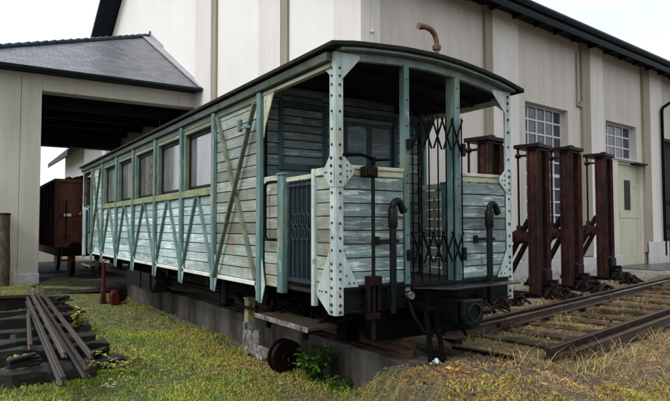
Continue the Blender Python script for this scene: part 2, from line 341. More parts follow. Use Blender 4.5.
def ground_mat():
    m,nt,b = nodes_of('damp_soil')
    tc = N(nt,'ShaderNodeTexCoord'); sx = N(nt,'ShaderNodeSeparateXYZ'); L(nt,tc.outputs['Object'],sx.inputs[0])
    big = noise(nt,coords(nt,rand=False),.9,7,.65); fine = noise(nt,coords(nt,rand=False),14,8,.75)
    soil = ramp(nt,fine,[(.3,(.014,.010,.006)),(.5,(.045,.030,.014)),(.7,(.12,.078,.034))])
    green = ramp(nt,fine,[(.3,(.014,.020,.004)),(.7,(.07,.075,.012))])
    f = N(nt,'ShaderNodeMapRange'); L(nt,math_(nt,'MULTIPLY_ADD',big,1.6,sx.outputs['X']),f.inputs[0]); f.inputs[1].default_value=1.9; f.inputs[2].default_value=.7
    c = mix(nt,f.outputs[0],soil,green)
    straw = ramp(nt,noise(nt,coords(nt,(1,2.5,1),rand=False),5,8,.75),[(.5,0.0),(.62,.7)])
    c = mix(nt,straw,c,(.22,.155,.06))
    grav = N(nt,'ShaderNodeTexVoronoi'); grav.inputs['Scale'].default_value=26; L(nt,coords(nt,rand=False),grav.inputs['Vector'])
    g2 = N(nt,'ShaderNodeMapRange'); L(nt,math_(nt,'MULTIPLY_ADD',big,1.2,math_(nt,'MULTIPLY_ADD',sx.outputs['X'],-.17,sx.outputs['Y'])),g2.inputs[0]); g2.inputs[1].default_value=2.9; g2.inputs[2].default_value=3.7
    g3 = N(nt,'ShaderNodeMapRange'); L(nt,sx.outputs['X'],g3.inputs[0]); g3.inputs[1].default_value=2.6; g3.inputs[2].default_value=4.2
    gm = math_(nt,'MULTIPLY',g2.outputs[0],g3.outputs[0])
    c = mix(nt,gm,c,mix(nt,.6,grav.outputs['Color'],(.16,.15,.13)) )
    c = mix(nt,math_(nt,'MULTIPLY',gm,.75),c,(.15,.14,.12))
    L(nt,c,b.inputs['Base Color']); b.inputs['Roughness'].default_value=.7
    bumpit(nt,b,math_(nt,'ADD',fine,math_(nt,'MULTIPLY',grav.outputs['Distance'],.6)),.8,.03)
    return m
def sheet(name, xs, ys, zf, mat):
    X,Y = np.meshgrid(xs,ys); Z = zf(X,Y)
    nx,ny = len(xs),len(ys)
    v = np.stack([X,Y,Z],-1).reshape(-1,3)
    f = [(j*nx+i,j*nx+i+1,(j+1)*nx+i+1,(j+1)*nx+i) for j in range(ny-1) for i in range(nx-1)]
    me = bpy.data.meshes.new(name); me.from_pydata(v.tolist(),[],f); me.materials.append(mat)
    for p in me.polygons: p.use_smooth=True
    o = bpy.data.objects.new(name,me); COL.objects.link(o); return o
xs = np.concatenate([[-400,-120,-40,-20],np.arange(-10,16,.14),[18,22,30,60,150,400]])
ys = np.concatenate([[-400,-120,-40,-20],np.arange(-8,16,.14),[18,22,30,60,150,400]])
kind(sheet('ground',xs,ys,gz,ground_mat()),'structure')

# ------------------------------------------------------------------ vegetation on the ground (stuff)
def blade_mat(name, stops, scale=1.2, rough=.55, trod=False):
    m,nt,b = nodes_of(name)
    c = ramp(nt,noise(nt,coords(nt,rand=False),scale,6,.7),stops)
    if trod:      # browner, trodden strip beside the carriage
        tc = N(nt,'ShaderNodeTexCoord'); sx = N(nt,'ShaderNodeSeparateXYZ'); L(nt,tc.outputs['Object'],sx.inputs[0])
        f = N(nt,'ShaderNodeMapRange'); L(nt,math_(nt,'MULTIPLY_ADD',sx.outputs['Y'],-.12,sx.outputs['X']),f.inputs[0]); f.inputs[1].default_value=-1.1; f.inputs[2].default_value=-.1
        c = mix(nt,math_(nt,'MULTIPLY',f.outputs[0],ramp(nt,noise(nt,coords(nt,rand=False),3.2,6,.7),[(.38,0.1),(.56,.9)])),c,(.21,.13,.028))
    g = N(nt,'ShaderNodeNewGeometry')
    c = mix(nt,1.0,c,ramp(nt,g.outputs['Random Per Island'],[(0,(.55,.5,.45)),(.5,(1,1,1)),(1,(1.5,1.35,1.0))]),'MULTIPLY')
    L(nt,c,b.inputs['Base Color']); b.inputs['Roughness'].default_value=rough
    return m
def blades(name, pts, hmin, hmax, wid, lean, mat, droop=.3):
    n = len(pts); x=pts[:,0]; y=pts[:,1]; z=gz(x,y)-.005
    if pts.shape[1]>2: z = z+pts[:,2]
    a = rng.uniform(0,2*np.pi,n); h = rng.uniform(hmin,hmax,n); ln = h*rng.uniform(lean*.3,lean,n)
    wv = wid*rng.uniform(.6,1.4,n)
    dx,dy=np.cos(a),np.sin(a); t=rng.uniform(0,2*np.pi,n); sx,sy=np.cos(t)*wv/2,np.sin(t)*wv/2
    P=[(x-sx,y-sy,z),(x+sx,y+sy,z),(x+dx*ln*.45+sx*.8,y+dy*ln*.45+sy*.8,z+h*.6),(x+dx*ln*.45-sx*.8,y+dy*ln*.45-sy*.8,z+h*.6),(x+dx*ln,y+dy*ln,z+h*(1-droop*rng.uniform(0,1,n)))]
    v=np.stack([np.stack(p,-1) for p in P],1).reshape(-1,3)
    base=np.arange(n)*5
    q=np.stack([base,base+1,base+2,base+3],-1); tr=np.stack([base+3,base+2,base+4],-1)
    me=bpy.data.meshes.new(name)
    me.vertices.add(len(v)); me.vertices.foreach_set('co',v.ravel())
    loops=np.concatenate([q.ravel(),tr.ravel()]); me.loops.add(len(loops)); me.loops.foreach_set('vertex_index',loops)
    me.polygons.add(2*n); me.polygons.foreach_set('loop_start',np.concatenate([np.arange(n)*4,4*n+np.arange(n)*3])); 
    me.update(calc_edges=True); me.materials.append(mat)
    o=bpy.data.objects.new(name,me); COL.objects.link(o); return kind(o,'stuff')
def vnoise(x,y,s,seed=0):
    r=np.random.default_rng(seed).uniform(0,1,(64,64)); u=(x*s)%64; w=(y*s)%64
    i=u.astype(int);j=w.astype(int);fx=sstep(u-i);fy=sstep(w-j);i2=(i+1)%64;j2=(j+1)%64
    return (r[i,j]*(1-fx)+r[i2,j]*fx)*(1-fy)+(r[i,j2]*(1-fx)+r[i2,j2]*fx)*fy
def scatter(n,x0,x1,y0,y1,keep):
    p=np.stack([rng.uniform(x0,x1,n),rng.uniform(y0,y1,n)],-1); return p[keep(p[:,0],p[:,1])]
# ---- lawn left of the carriage
def lawn(x,y):
    edge=.42+.15*(vnoise(x+9,y+9,1.6,1)-.5)
    ok=(x<edge)|((y<-.9)&(x<1.2))|((y<-1.0-.5*(vnoise(x+3,y+3,1.2,8)-.5))&(x>1.6)&(rng.uniform(0,1,len(x))<.6))
    d=.12+.88*vnoise(x+40,y+40,2.3,2)*(.4+.6*vnoise(x+4,y+7,6.1,5))*1.5
    d*=np.where((y>8.5)&(x>-.6),.25,1)
    return ok&(rng.uniform(0,1,len(x))<d)
near=np.concatenate([scatter(330000,-3.6,1.6,-2.4,5,lawn),scatter(60000,1.6,4.2,-2.6,-.7,lawn)]); far=scatter(110000,-6,.5,5,14.4,lawn)
GREEN=[(.30,(.040,.090,.004)),(.42,(.115,.205,.006)),(.52,(.23,.30,.010)),(.60,(.27,.235,.02)),(.68,(.15,.085,.016))]
blades('lawn_grass',np.concatenate([near,far]),.008,.040,.0065,1.5,blade_mat('grass_blades',GREEN,.75,.55,True))
# ---- dry grass on the right
def dry(x,y):
    ok=((x>1.7)|((y<-.35)&(x>.2)))&(y<5.2+.1*x)&~((x>1.3)&(x<1.75)&(y>0)&(y<12))
    d=.2+.8*vnoise(x+17,y+23,1.3,3)**1.2*(.3+.7*vnoise(x+7,y+3,5.5,13))*1.6
    d*=np.where(y-.17*x>2.0,.3,1)
    return ok&(rng.uniform(0,1,len(x))<d)
DRY=[(.32,(.05,.028,.008)),(.43,(.20,.12,.026)),(.53,(.40,.27,.08)),(.61,(.32,.16,.035)),(.70,(.14,.17,.014))]
blades('dry_grass',scatter(270000,.2,12.5,-3.2,5.5,dry),.006,.04,.006,4.0,blade_mat('straw_blades',DRY,1.5,.6),.8)
def tall(x,y): return rng.uniform(0,1,len(x))<(vnoise(x+3,y+5,2.2,6)>.62)*.5
W_=[]
for (x0,x1,y0,y1,n) in ((3.2,7.5,-.45,.35,2600),(2.4,4.5,1.1,1.9,700),(4.5,9,1.7,2.4,900),(1.6,3.4,-1.4,-.1,500),(3.5,8,2.8,3.6,700)):
    W_.append(scatter(n,x0,x1,y0,y1,tall))
blades('tall_straw',np.concatenate(W_),.08,.28,.006,1.6,blade_mat('tall_straw_blades',[(.35,(.16,.12,.05)),(.5,(.32,.25,.12)),(.65,(.16,.17,.05))],2),.5)
def tufts(name,cs,per,rad,hmin,hmax,mat,lean=.8):
    P=[]
    for (cx,cy) in cs:
        n=int(per*random.uniform(.5,1.4)); r=rad*random.uniform(.5,1.3)
        P.append(np.stack([rng.normal(cx,r,n),rng.normal(cy,r,n)],-1))
    return blades(name,np.concatenate(P),hmin,hmax,.007,lean,mat,.35)
tc_=[(random.uniform(-3.4,.3),random.uniform(-1.8,9)) for k in range(60)]+[(.40+random.uniform(-.06,.05),random.uniform(.2,9.3)) for k in range(70)]+[(random.uniform(-1.25,-.8),random.uniform(2.0,9)) for k in range(30)]+[(random.uniform(-3,-1.6),random.uniform(2.0,2.3)) for k in range(14)]
tufts('grass_tufts',tc_,40,.05,.03,.10,blade_mat('tuft_blades',[(.35,(.05,.10,.006)),(.5,(.15,.20,.012)),(.62,(.26,.24,.03))],2.5))
td_=[(random.uniform(1.9,8),random.uniform(-1.8,.4)) for k in range(60)]+[(random.uniform(2.5,9),random.uniform(1.2,3.4)) for k in range(60)]
tufts('weed_tufts',td_,26,.06,.03,.11,blade_mat('dull_weed_blades',[(.35,(.06,.075,.02)),(.5,(.15,.15,.05)),(.65,(.26,.20,.08))],3),1.2)
# ---- fallen leaves
def leaves(name, pts, mat, s0=.02, s1=.05):
    mb=MB()
    for x,y in pts:
        s=random.uniform(s0,s1); a=random.uniform(0,6.28); z=G(x,y)+random.uniform(.008,.04); t=random.uniform(-.5,.5)
        c,sn=math.cos(a),math.sin(a)
        P=[(-s,0,0),(0,-s*.45,s*t),(s,0,s*.3),(0,s*.45,-s*t*.5)]
        mb.add([(x+p[0]*c-p[1]*sn,y+p[0]*sn+p[1]*c,z+p[2]) for p in P],[(0,1,2,3)])
    o=mb.build(name,mat); return kind(o,'stuff')
lp=np.concatenate([scatter(2200,-.2,9,-2.5,5.5,lambda x,y:(rng.uniform(0,1,len(x))<vnoise(x+2,y+8,1.1,9))&((x>1.8)|(y<-.4))),
                   scatter(350,-3.5,.45,-1.5,9,lambda x,y:rng.uniform(0,1,len(x))<vnoise(x+22,y+8,.9,11)*.8)])
leaves('fallen_leaves',lp,blade_mat('leaf_litter',[(.35,(.07,.035,.012)),(.5,(.22,.10,.025)),(.6,(.32,.18,.05)),(.7,(.24,.17,.08))],9))
cl=scatter(1500,-3.5,.3,-1.5,7,lambda x,y:rng.uniform(0,1,len(x))<(vnoise(x+12,y+18,1.2,12)>.55)*.9)
leaves('clover_cover',cl,blade_mat('clover_leaves',[(.4,(.03,.075,.015)),(.6,(.09,.14,.03))],3),.018,.04)
fl=np.concatenate([rng.normal((-1.5,1.75),(.09,.08),(12,2)),rng.normal((-1.2,2.2),(.25,.3),(5,2))])
mb=MB()
for x,y in fl:
    z=G(x,y)+random.uniform(.05,.1)
    for k in range(5):
        a=k*1.257; mb.add([(x,y,z),(x+.014*math.cos(a-.4),y+.014*math.sin(a-.4),z+.004),(x+.02*math.cos(a),y+.02*math.sin(a),z),(x+.014*math.cos(a+.4),y+.014*math.sin(a+.4),z+.004)],[(0,1,2,3)])
kind(mb.build('white_wildflowers',M['offwhite']),'stuff')
# ---- gravel stones
mb=MB()
for x,y in np.concatenate([scatter(1500,.35,3.2,-1.6,.3,lambda x,y:((y<-.2)&(y>-1.1))|(x<.58)),scatter(2200,3,17,2,7.5,lambda x,y:y-.17*x>2.1),scatter(500,-.3,.6,0,9.5,lambda x,y:x>.1)]):
    r=random.uniform(.006,.020); mb.ball((x,y,G(x,y)+r*.3),r,6,3,(random.uniform(.7,1.4),random.uniform(.7,1.4),random.uniform(.5,.9)))
kind(mb.build('loose_gravel',wmat('gravel_stone',[(.3,(.035,.028,.02)),(.7,(.13,.11,.085))],3,island=7,islvar=.5)),'stuff')

# ------------------------------------------------------------------ plinth walls and narrow-gauge rails under the carriage
RAILP=[(-.055,0),(.055,0),(.055,.012),(.012,.026),(.009,.085),(.032,.098),(.034,.128),(.028,.135),(-.028,.135),(-.034,.128),(-.032,.098),(-.009,.085),(-.012,.026),(-.055,.012)]
def conc_wall(x0,x1,lab,ya=-.35):
    t=thing('concrete_wall',lab,'wall',((x0+x1)/2,4.6,0),0,'low concrete walls under the carriage')
    ox=(x0+x1)/2; mb=MB(); n=70; ys=np.linspace(ya-4.6,5.4,n+1); prof=[]
    for k,y in enumerate(ys):
        c=random.uniform(.012,.05) if random.random()<.35 else random.uniform(.006,.016); q=lambda a:random.uniform(-a,a)
        prof.append([(x0-ox+q(.006),y,-.3),(x0-ox+q(.010),y+q(.02),.12),(x0-ox+q(.010),y+q(.02),.28),(x0-ox+q(.006),y,.41-c),(x0-ox+c+q(.004),y,.41+q(.006)),(x1-ox-c,y,.41+q(.006)),(x1-ox,y,.40-c),(x1-ox,y,-.3)])
    m_=8; mb.add([p for r in prof for p in r],[(k*m_+a,k*m_+(a+1)%m_,(k+1)*m_+(a+1)%m_,(k+1)*m_+a) for k in range(n) for a in range(m_)]+[tuple(range(m_))[::-1],tuple(n*m_+a for a in range(m_))])
    mb.build('wall_body',M['concrete'],t)
    return t
conc_wall(.60,.94,'low stained concrete wall under the near side of the green carriage')
conc_wall(1.36,1.70,'low concrete wall under the far side of the green carriage, in its shade',1.35)
for x,lab in ((.77,'rail under the carriage along the near concrete wall'),(1.53,'rail under the carriage along the far concrete wall')):
    o=MB().sweep(RAILP,(x,-.15 if x<1 else 1.4,.412),(x,13.5,.412)).build('rail',M['rail']); tag(o,lab,'rail','rails under the carriage')
mb=MB(); mb.box(.44,.51,1.0,9.4,-.05,.05); o=mb.build('kerb_edging',M['kerb'],None,.01); tag(o,'thin grey kerb edging along the foot of the concrete wall','kerb')

# ------------------------------------------------------------------ the carriage
W=2.3; LN=12.43
PY=[1.445,2.816,4.115,5.496,6.965,8.362,9.794,11.05]
car=thing('railway_carriage','old narrow passenger carriage with flaking pale green boards, five windows and an open end platform','carriage',(0,0,0))
cb=lambda mb,name,mat,bevel=.004,par=car,smooth=False,mat2=None: mb.build(name,M[mat],par,bevel,smooth,1,M[mat2] if mat2 else None)
def planks_x(mb, x0,x1, ya,yb, z0,z1, pitch=.128, gap=.011):
    n=max(1,round((z1-z0)/pitch)); p=(z1-z0)/n
    for i in range(n):
        j=random.uniform(-.003,.003); mb.box(x0+j,x1,ya,yb,z0+i*p+gap/2,z0+(i+1)*p-gap/2)
def planks_y(mb, y0,y1, xa,xb, z0,z1, pitch=.128, gap=.011):
    n=max(1,round((z1-z0)/pitch)); p=(z1-z0)/n
    for i in range(n):
        j=random.uniform(-.003,.003); mb.box(xa,xb,y0+j,y1,z0+i*p+gap/2,z0+(i+1)*p-gap/2)
def roofz(x):   # the roof has sagged towards its far side
    return float(np.interp(x,[-.08,.1,.3,.72,1.15,1.5,1.8,2.1,2.42],[3.252,3.285,3.305,3.335,3.34,3.315,3.275,3.225,3.145]))
# -- side walls (mx mirrors to the far side)
for side in (0,1):
    fx=(lambda x:x) if side==0 else (lambda x:W-x)
    def bx(mb,xa,xb,*r):
        a,b=sorted((fx(xa),fx(xb))); mb.box(a,b,*r)
    zt=3.10 if side==0 else 3.06
    mb=MB()
    def pl(ya,yb,z0,z1):
        a,b=sorted((fx(0),fx(.03)))
        n=round((z1-z0)/.128); p=(z1-z0)/n
        for i in range(n):
            j=random.uniform(-.003,.003); mb.box(a+j,b+j,ya,yb,z0+i*p+.0055,z0+(i+1)*p-.0055)
    pl(PY[0]+.03,PY[1],1.032,zt); pl(PY[6],PY[7]-.03,1.032,zt)
    for i in range(1,6): pl(PY[i]+.002,PY[i+1]-.002,1.032,2.05)
    cb(mb,'side_boarding','plank_side',.003)
    mb=MB(); bx(mb,.034,.06,PY[0],PY[7],1.0,2.04); bx(mb,.034,.06,PY[0],PY[1]-.05,2.04,3.0); bx(mb,.034,.06,PY[6]+.05,PY[7],2.04,3.0); cb(mb,'inner_lining','black',0)
    mb=MB(); bx(mb,-.03,.02,PY[0]+.05,PY[7]-.05,.985,1.03); cb(mb,'bottom_rail','whiterail',.004)
    for i,y in enumerate(PY):
        mb=MB(); bx(mb,-.055,-.004,y-.045,y+.045,.83,zt); cb(mb,'pillar','teal',.006)
        mb=MB(); mb.prism([(y-.05,1.28),(y-.125,1.0),(y-.045,.812),(y+.045,.812),(y+.125,1.0),(y+.05,1.28)],'x',*sorted((fx(-.030),fx(-.018)))); 
        for s in (-1,1):
            for z in (1.0,1.06): mb.rivet((fx(-.030),y+s*.075,z),'x',-1 if side==0 else 1,.008)
        cb(mb,'gusset_plate','palepost',.002)
    # braces
    for i in range(0,7):
        a,b=PY[i],PY[i+1]
        if i in (0,6):
            for p,q,xx in (((a+.1,1.05),(b-.1,3.04),-.028),((b-.1,1.0),(a+.07,3.0),-.064)):
                mb=MB(); mb.bar((fx(xx),p[0],p[1]),(fx(xx),q[0],q[1]),.036,.05,(1,0,0)); cb(mb,'cross_brace','cornice' if side==0 else 'teal',.004)
        else:
            m_=(a+b)/2
            for p,q in (((a+.055,1.06),(m_-.05,2.045)),((b-.055,1.06),(m_+.05,2.045))):
                mb=MB(); mb.bar((fx(-.02),p[0],p[1]),(fx(-.02),q[0],q[1]),.034,.048,(1,0,0)); cb(mb,'diagonal_brace','teal',.004)
    # windows
    for i in range(1,6):
        a,b=PY[i]+.047,PY[i+1]-.047
        mb=MB(); s0,s1=fx(-.045),fx(.02)
        mb.prism([(s0,2.055),(s1,2.055),(s1,2.165),(s0,2.145)],'y',a,b); cb(mb,'window_sill','mossy',.005)
        mb=MB()
        bx(mb,-.012,.085,a,a+.05,2.166,3.03); bx(mb,-.012,.085,b-.05,b,2.166,3.03); bx(mb,-.012,.085,a+.05,b-.05,2.975,3.03)
        f=cb(mb,'window','greenframe',.005)
        mb=MB(); bx(mb,.05,.08,a+.052,a+.10,2.17,2.97); bx(mb,.05,.08,b-.10,b-.052,2.17,2.97); bx(mb,.05,.08,a+.1,b-.1,2.92,2.97); bx(mb,.05,.08,a+.1,b-.1,2.17,2.215)
        cb(mb,'sash','rustdark',.003,f)
        mb=MB(); bx(mb,.068,.074,a+.098,b-.098,2.213,2.922); cb(mb,'pane','glass_w' if i!=3 else 'glass_c',0,f)
        if side==0 and i==3:
            mb=MB()
            for k in range(9):
                yy=a+.16+k*.055; mb.bar((.062,yy+.12+random.uniform(-.02,.02),2.22),(.062,yy,2.915),.028,.01,(1,0,0))
            cb(mb,'blind_strips','greyiron',0,f)
    mb=MB(); bx(mb,-.02,.03,PY[0]+.045,PY[7]-.045,3.03,zt+.005); 
    for y in PY[1:7]: pass
    cb(mb,'head_rail','cornice',.004)
    mb=MB()
    zc=3.252 if side==0 else 3.16
    bx(mb,-.066,-.006,.02,LN-.02,zt+.008,zc-.055); cb(mb,'cornice','fascia',.008)
# -- roof
xsn=np.linspace(-.10,2.42,22)
mb=MB(); poly=[(x,roofz(x)) for x in xsn]+[(x,roofz(x)-.045) for x in xsn[::-1]]
mb.prism(poly,'y',-.13,LN+.13); 
cb(mb,'roof','roofskin',.008)
mb=MB(); poly=[(x,roofz(x)-.047) for x in xsn[1:-1]]+[(x,roofz(x)-.075) for x in xsn[1:-1][::-1]]
mb.prism(poly,'y',-.10,LN+.10); cb(mb,'roof_edge','archpale',.004)
mb=MB(); xs2=np.linspace(.03,W-.03,16)
mb.prism([(x,roofz(x)-.077) for x in xs2]+[(x,roofz(x)-.095) for x in xs2[::-1]],'y',.05,LN-.05); cb(mb,'ceiling','darkroofin',0)
for y in (.5,.95):
    mb=MB(); mb.prism([(x,roofz(x)-.096) for x in xs2]+[(x,roofz(x)-.15) for x in xs2[::-1]],'y',y-.03,y+.03); cb(mb,'roof_bow','darkroofin',.003)

def platform(far):
    fy=(lambda y:y) if not far else (lambda y:LN-y)
    S=-1 if not far else 1           # outward normal along y
    def b(mb,x0,x1,y0,y1,z0,z1):
        a,c=sorted((fy(y0),fy(y1))); mb.box(x0,x1,a,c,z0,z1)
    def pr_y(mb,poly,y0,y1): a,c=sorted((fy(y0),fy(y1))); mb.prism(poly,'y',a,c)
    def pr_x(mb,poly,x0,x1): mb.prism([(fy(y),z) for y,z in poly],'x',*sorted((x0,x1)))
    # end arch under the roof
    mb=MB(); xa=np.linspace(.02,W-.02,20)
    pr_y(mb,[(x,roofz(x)-.078) for x in xa]+[(x,roofz(x)-.155) for x in xa[::-1]],-.02,.03); cb(mb,'end_arch','archpale',.004)
    # corner posts
    for cx,sx in ((0,1),(W,-1)):
        zt=roofz(cx+sx*.05)-.08
        mb=MB()
        b(mb,*sorted((cx,cx+sx*.085)),-.030,-.018,.85,zt); b(mb,*sorted((cx-sx*.002,cx+sx*.011)),-.016,.062,.85,zt)
        if not far:
            mb.second()
            for z in (.88,.94,1.02,1.09,1.17,1.24,1.30,1.42,1.53,1.66,1.8,1.93,2.03,2.10,2.17,2.24,2.36,2.5,2.66,2.8,2.9,2.98,3.05):
                if z>zt-.03: continue
                r=.0145 if random.random()<.7 else .018
                yo=-.0365 if 1.97<z<2.28 else -.030
                xo=cx-sx*.009 if (1.97<z<2.28 or z<1.42) else cx-sx*.002
                mb.rivet((cx+sx*.048,yo,z),'y',-1,r); mb.rivet((xo,.022,z+.005),'x',-sx,r)
            for dx,dz in ((.12,2.13),(.16,2.13),(.12,2.08),(.12,2.18),(.14,1.13),(.19,1.13),(.11,1.2)):
                mb.rivet((cx+sx*dx,-.0365,dz),'y',-1,.010)
            for dy,dz in ((.10,2.12),(.13,2.12),(.12,1.05),(.18,1.05),(.22,1.05),(.10,1.05)):
                mb.rivet((cx-sx*.009,dy,dz),'x',-sx,.010)
        post=cb(mb,'corner_post','palepost',.002,car,False,'rivet')
        mb=MB()
        def nxt():
            nonlocal mb
            cb(mb,'gusset','palepost',.002,post); mb=MB()
        pr_y(mb,[(cx+sx*x,z) for x,z in ((.08,zt),(.27,zt),(.27,zt-.04),(.08,zt-.24))],-.026,-.018); nxt()                # top gusset (end)
        pr_y(mb,[(cx+sx*x,z) for x,z in ((-.0,2.26),(.085,2.27),(.20,2.15),(.20,2.11),(.085,1.99),(-.0,1.98))],-.0365,-.031); nxt()  # diamond (end)
        pr_y(mb,[(cx+sx*x,z) for x,z in ((.085,1.40),(.245,1.092),(.085,1.092))],-.036,-.028)                     # foot gusset (end)
        cb(mb,'gusset','palepost',.002,post)
        mb=MB()
        x0,x1=cx-sx*.0035,cx-sx*.009
        pr_x(mb,[(.06,zt-.02),(.25,zt-.02),(.25,zt-.05),(.06,zt-.20)],cx+sx*.0,cx+sx*.008); nxt()
        pr_x(mb,[(-.02,2.27),(.06,2.26),(.16,2.14),(.16,2.10),(.06,1.99),(-.02,1.98)],x0,x1); nxt()
        pr_x(mb,[(.06,1.42),(.27,1.06),(.27,1.0),(.06,.85)],x0,x1)
        cb(mb,'gusset','palepost',.002,post)
    # end panels either side of the doorway
    for xa,xb in ((.09,.785),(1.53,W-.09)):
        mb=MB(); planks_y(mb,*sorted((fy(-.012),fy(.018))),xa,xb,1.10,2.09); cb(mb,'end_boarding','plank_end',.003)
        mb=MB(); b(mb,xa,xb,-.03,.03,2.15,2.185); b(mb,xa,xb,-.018,.022,2.093,2.148); cb(mb,'parapet_rail','creamrail',.006)
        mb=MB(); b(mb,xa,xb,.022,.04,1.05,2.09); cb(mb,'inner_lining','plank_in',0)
    # door posts
    zz=roofz(.82)-.15
    for x0,x1 in ((.788,.848),(1.455,1.525)):
        mb=MB(); b(mb,x0,x1,-.034,-.020,1.02,roofz(x0)-.14); b(mb,x0+(.046 if x0<1 else 0),x0+(.06 if x0<1 else .014),-.018,.10,1.02,roofz(x0)-.14)
        mb.second()
        if not far:
            for z in (1.15,1.35,1.55,1.8,2.05,2.12,2.35,2.6,2.85,3.05): mb.rivet(((x0+x1)/2,-.034,z),'y',-1,.010)
        cb(mb,'door_post','teal',.002,car,False,'rivet')
    # platform sides
    for cx,sx in ((0,1),(W,-1)):
        q=lambda a,c:sorted((cx+sx*a,cx+sx*c))
        for ya,yb in ((.066,.335),(1.075,1.39)):
            mb=MB(); a,c=sorted((fy(ya),fy(yb))); planks_x(mb,*q(.008,.034),a,c,1.0,2.09)
            cb(mb,'platform_boarding','plank_side',.003)
            mb=MB(); b(mb,*q(-.005,.035),ya-.006,yb+.008,2.10,2.17); cb(mb,'parapet_rail','creamrail',.005)
        mb=MB(); b(mb,*q(-.02,.03),.31,.36,.90,2.17); cb(mb,'gate_post','palepost',.005)
        mb=MB(); b(mb,*q(-.025,.04),.925,1.045,.96,2.16); b(mb,*q(-.035,.05),.915,1.055,2.162,2.185); cb(mb,'gate_post','teal',.005)
        # iron gate
        mb=MB(); b(mb,*q(.005,.025),.362,.898,2.085,2.13); g=cb(mb,'side_gate','creamrail',.004)
        mb=MB()
        for k in range(6):
            y=.40+k*.09; mb.tube([(cx+sx*.018,fy(y),1.12),(cx+sx*.018,fy(y),2.09)],.0095,8)
        b(mb,*q(.008,.028),.365,.895,1.09,1.13); b(mb,*q(.008,.028),.365,.895,2.03,2.055)
        for k in range(4):
            y=.49+k*.09
            for zc in (1.56,1.70):
                ring=[(cx+sx*.016,fy(y+.052*math.cos(t)),zc+.062*math.sin(t)) for t in np.linspace(0,6.283,15)]
                mb.tube(ring,.007,6,False)
        cb(mb,'bars','gatebar',0,g,True)
        mb=MB(); b(mb,*q(.032,.036),.365,.895,1.10,2.08); cb(mb,'back_plate','gateplate',0,g)
        # grab handle
        mb=MB(); mb.tube([(cx-sx*.0,fy(1.04),2.10),(cx-sx*.05,fy(1.09),2.10),(cx-sx*.05,fy(1.22),2.10),(cx-sx*.05,fy(1.26),2.06),(cx-sx*.05,fy(1.26),1.54),(cx-sx*.05,fy(1.22),1.50),(cx-sx*.05,fy(1.09),1.50),(cx-sx*.0,fy(1.04),1.50)],.014,8)
        cb(mb,'grab_handle','black',0,car,True)
        # knee at the body corner post
        mb=MB(); pr_x(mb,[(1.395,3.08),(1.13,3.08),(1.36,2.72),(1.395,2.60)],*q(-.012,.0)); cb(mb,'corner_knee','creamrail' if sx>0 else 'teal',.003)
        mb=MB(); b(mb,*q(-.02,.04),.03,1.40,3.06 if sx>0 else 3.0,3.10 if sx>0 else 3.05); cb(mb,'side_arch','creamrail',.004)
        # footboard
        mb=MB()
        b(mb,*q(-.06,.26),.34,1.48,.665,.70); st=cb(mb,'footboard','stepwood',.006)
        mb=MB(); b(mb,*q(-.072,-.062),.34,1.48,.655,.703); cb(mb,'nosing','greyiron',.003,st)
        for y in (.5,1.3):
            mb=MB(); b(mb,*q(.0,.04),y,y+.05,.56,.66); mb.bar((cx+sx*.02,fy(y+.02),.6),(cx+sx*.4,fy(y+.02),.85),.04,.02)
            cb(mb,'hanger','black',0,st)
    # platform floor
    mb=MB()
    for k in range(11): b(mb,.05+k*.2,.05+k*.2+.193,.045,1.43,1.0,1.04)
    cb(mb,'platform_floor','floorwood',.004)
    # bulkhead with door and window
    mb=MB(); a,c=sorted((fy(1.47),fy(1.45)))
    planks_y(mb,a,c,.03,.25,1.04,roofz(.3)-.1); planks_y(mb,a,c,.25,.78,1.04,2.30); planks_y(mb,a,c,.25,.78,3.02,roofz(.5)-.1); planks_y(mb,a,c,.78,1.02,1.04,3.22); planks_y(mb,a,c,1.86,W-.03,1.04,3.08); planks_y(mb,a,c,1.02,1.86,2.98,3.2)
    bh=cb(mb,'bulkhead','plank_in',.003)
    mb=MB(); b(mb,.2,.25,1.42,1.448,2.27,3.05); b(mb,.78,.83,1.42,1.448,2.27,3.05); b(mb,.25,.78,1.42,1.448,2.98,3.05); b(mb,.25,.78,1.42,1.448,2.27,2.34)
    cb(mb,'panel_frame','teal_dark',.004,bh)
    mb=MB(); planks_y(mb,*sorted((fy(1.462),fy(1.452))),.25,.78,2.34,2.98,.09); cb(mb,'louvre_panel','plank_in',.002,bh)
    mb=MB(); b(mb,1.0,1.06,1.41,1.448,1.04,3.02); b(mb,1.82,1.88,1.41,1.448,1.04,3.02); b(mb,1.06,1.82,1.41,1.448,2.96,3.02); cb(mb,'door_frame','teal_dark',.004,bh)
    mb=MB(); b(mb,1.065,1.815,1.44,1.47,1.05,2.955)
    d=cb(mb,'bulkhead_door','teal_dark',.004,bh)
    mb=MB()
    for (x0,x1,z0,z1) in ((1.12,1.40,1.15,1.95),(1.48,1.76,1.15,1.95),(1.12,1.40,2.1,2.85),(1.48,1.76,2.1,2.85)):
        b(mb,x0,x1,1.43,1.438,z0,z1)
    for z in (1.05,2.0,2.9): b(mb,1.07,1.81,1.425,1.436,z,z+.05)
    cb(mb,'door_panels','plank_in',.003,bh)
    mb=MB(); b(mb,1.13,1.15,1.36,1.43,1.96,2.10); cb(mb,'door_handle','black',.003,bh)
    # headstock (buffer beam)
    mb=MB(); b(mb,.09,W-.09,-.022,.05,.865,1.088); b(mb,.09,W-.09,-.05,-.02,1.06,1.088); b(mb,.09,W-.09,-.05,-.02,.865,.885)
    if not far:
        for x in (.13,.19,.25,.31,.5,.57,.75,1.75,1.83,1.95,2.06,2.12,2.18):
            for z in (.91,1.03): mb.rivet((x,-.022,z),'y',-1,.010)
    cb(mb,'buffer_beam','steel',.003)
platform(False); platform(True)
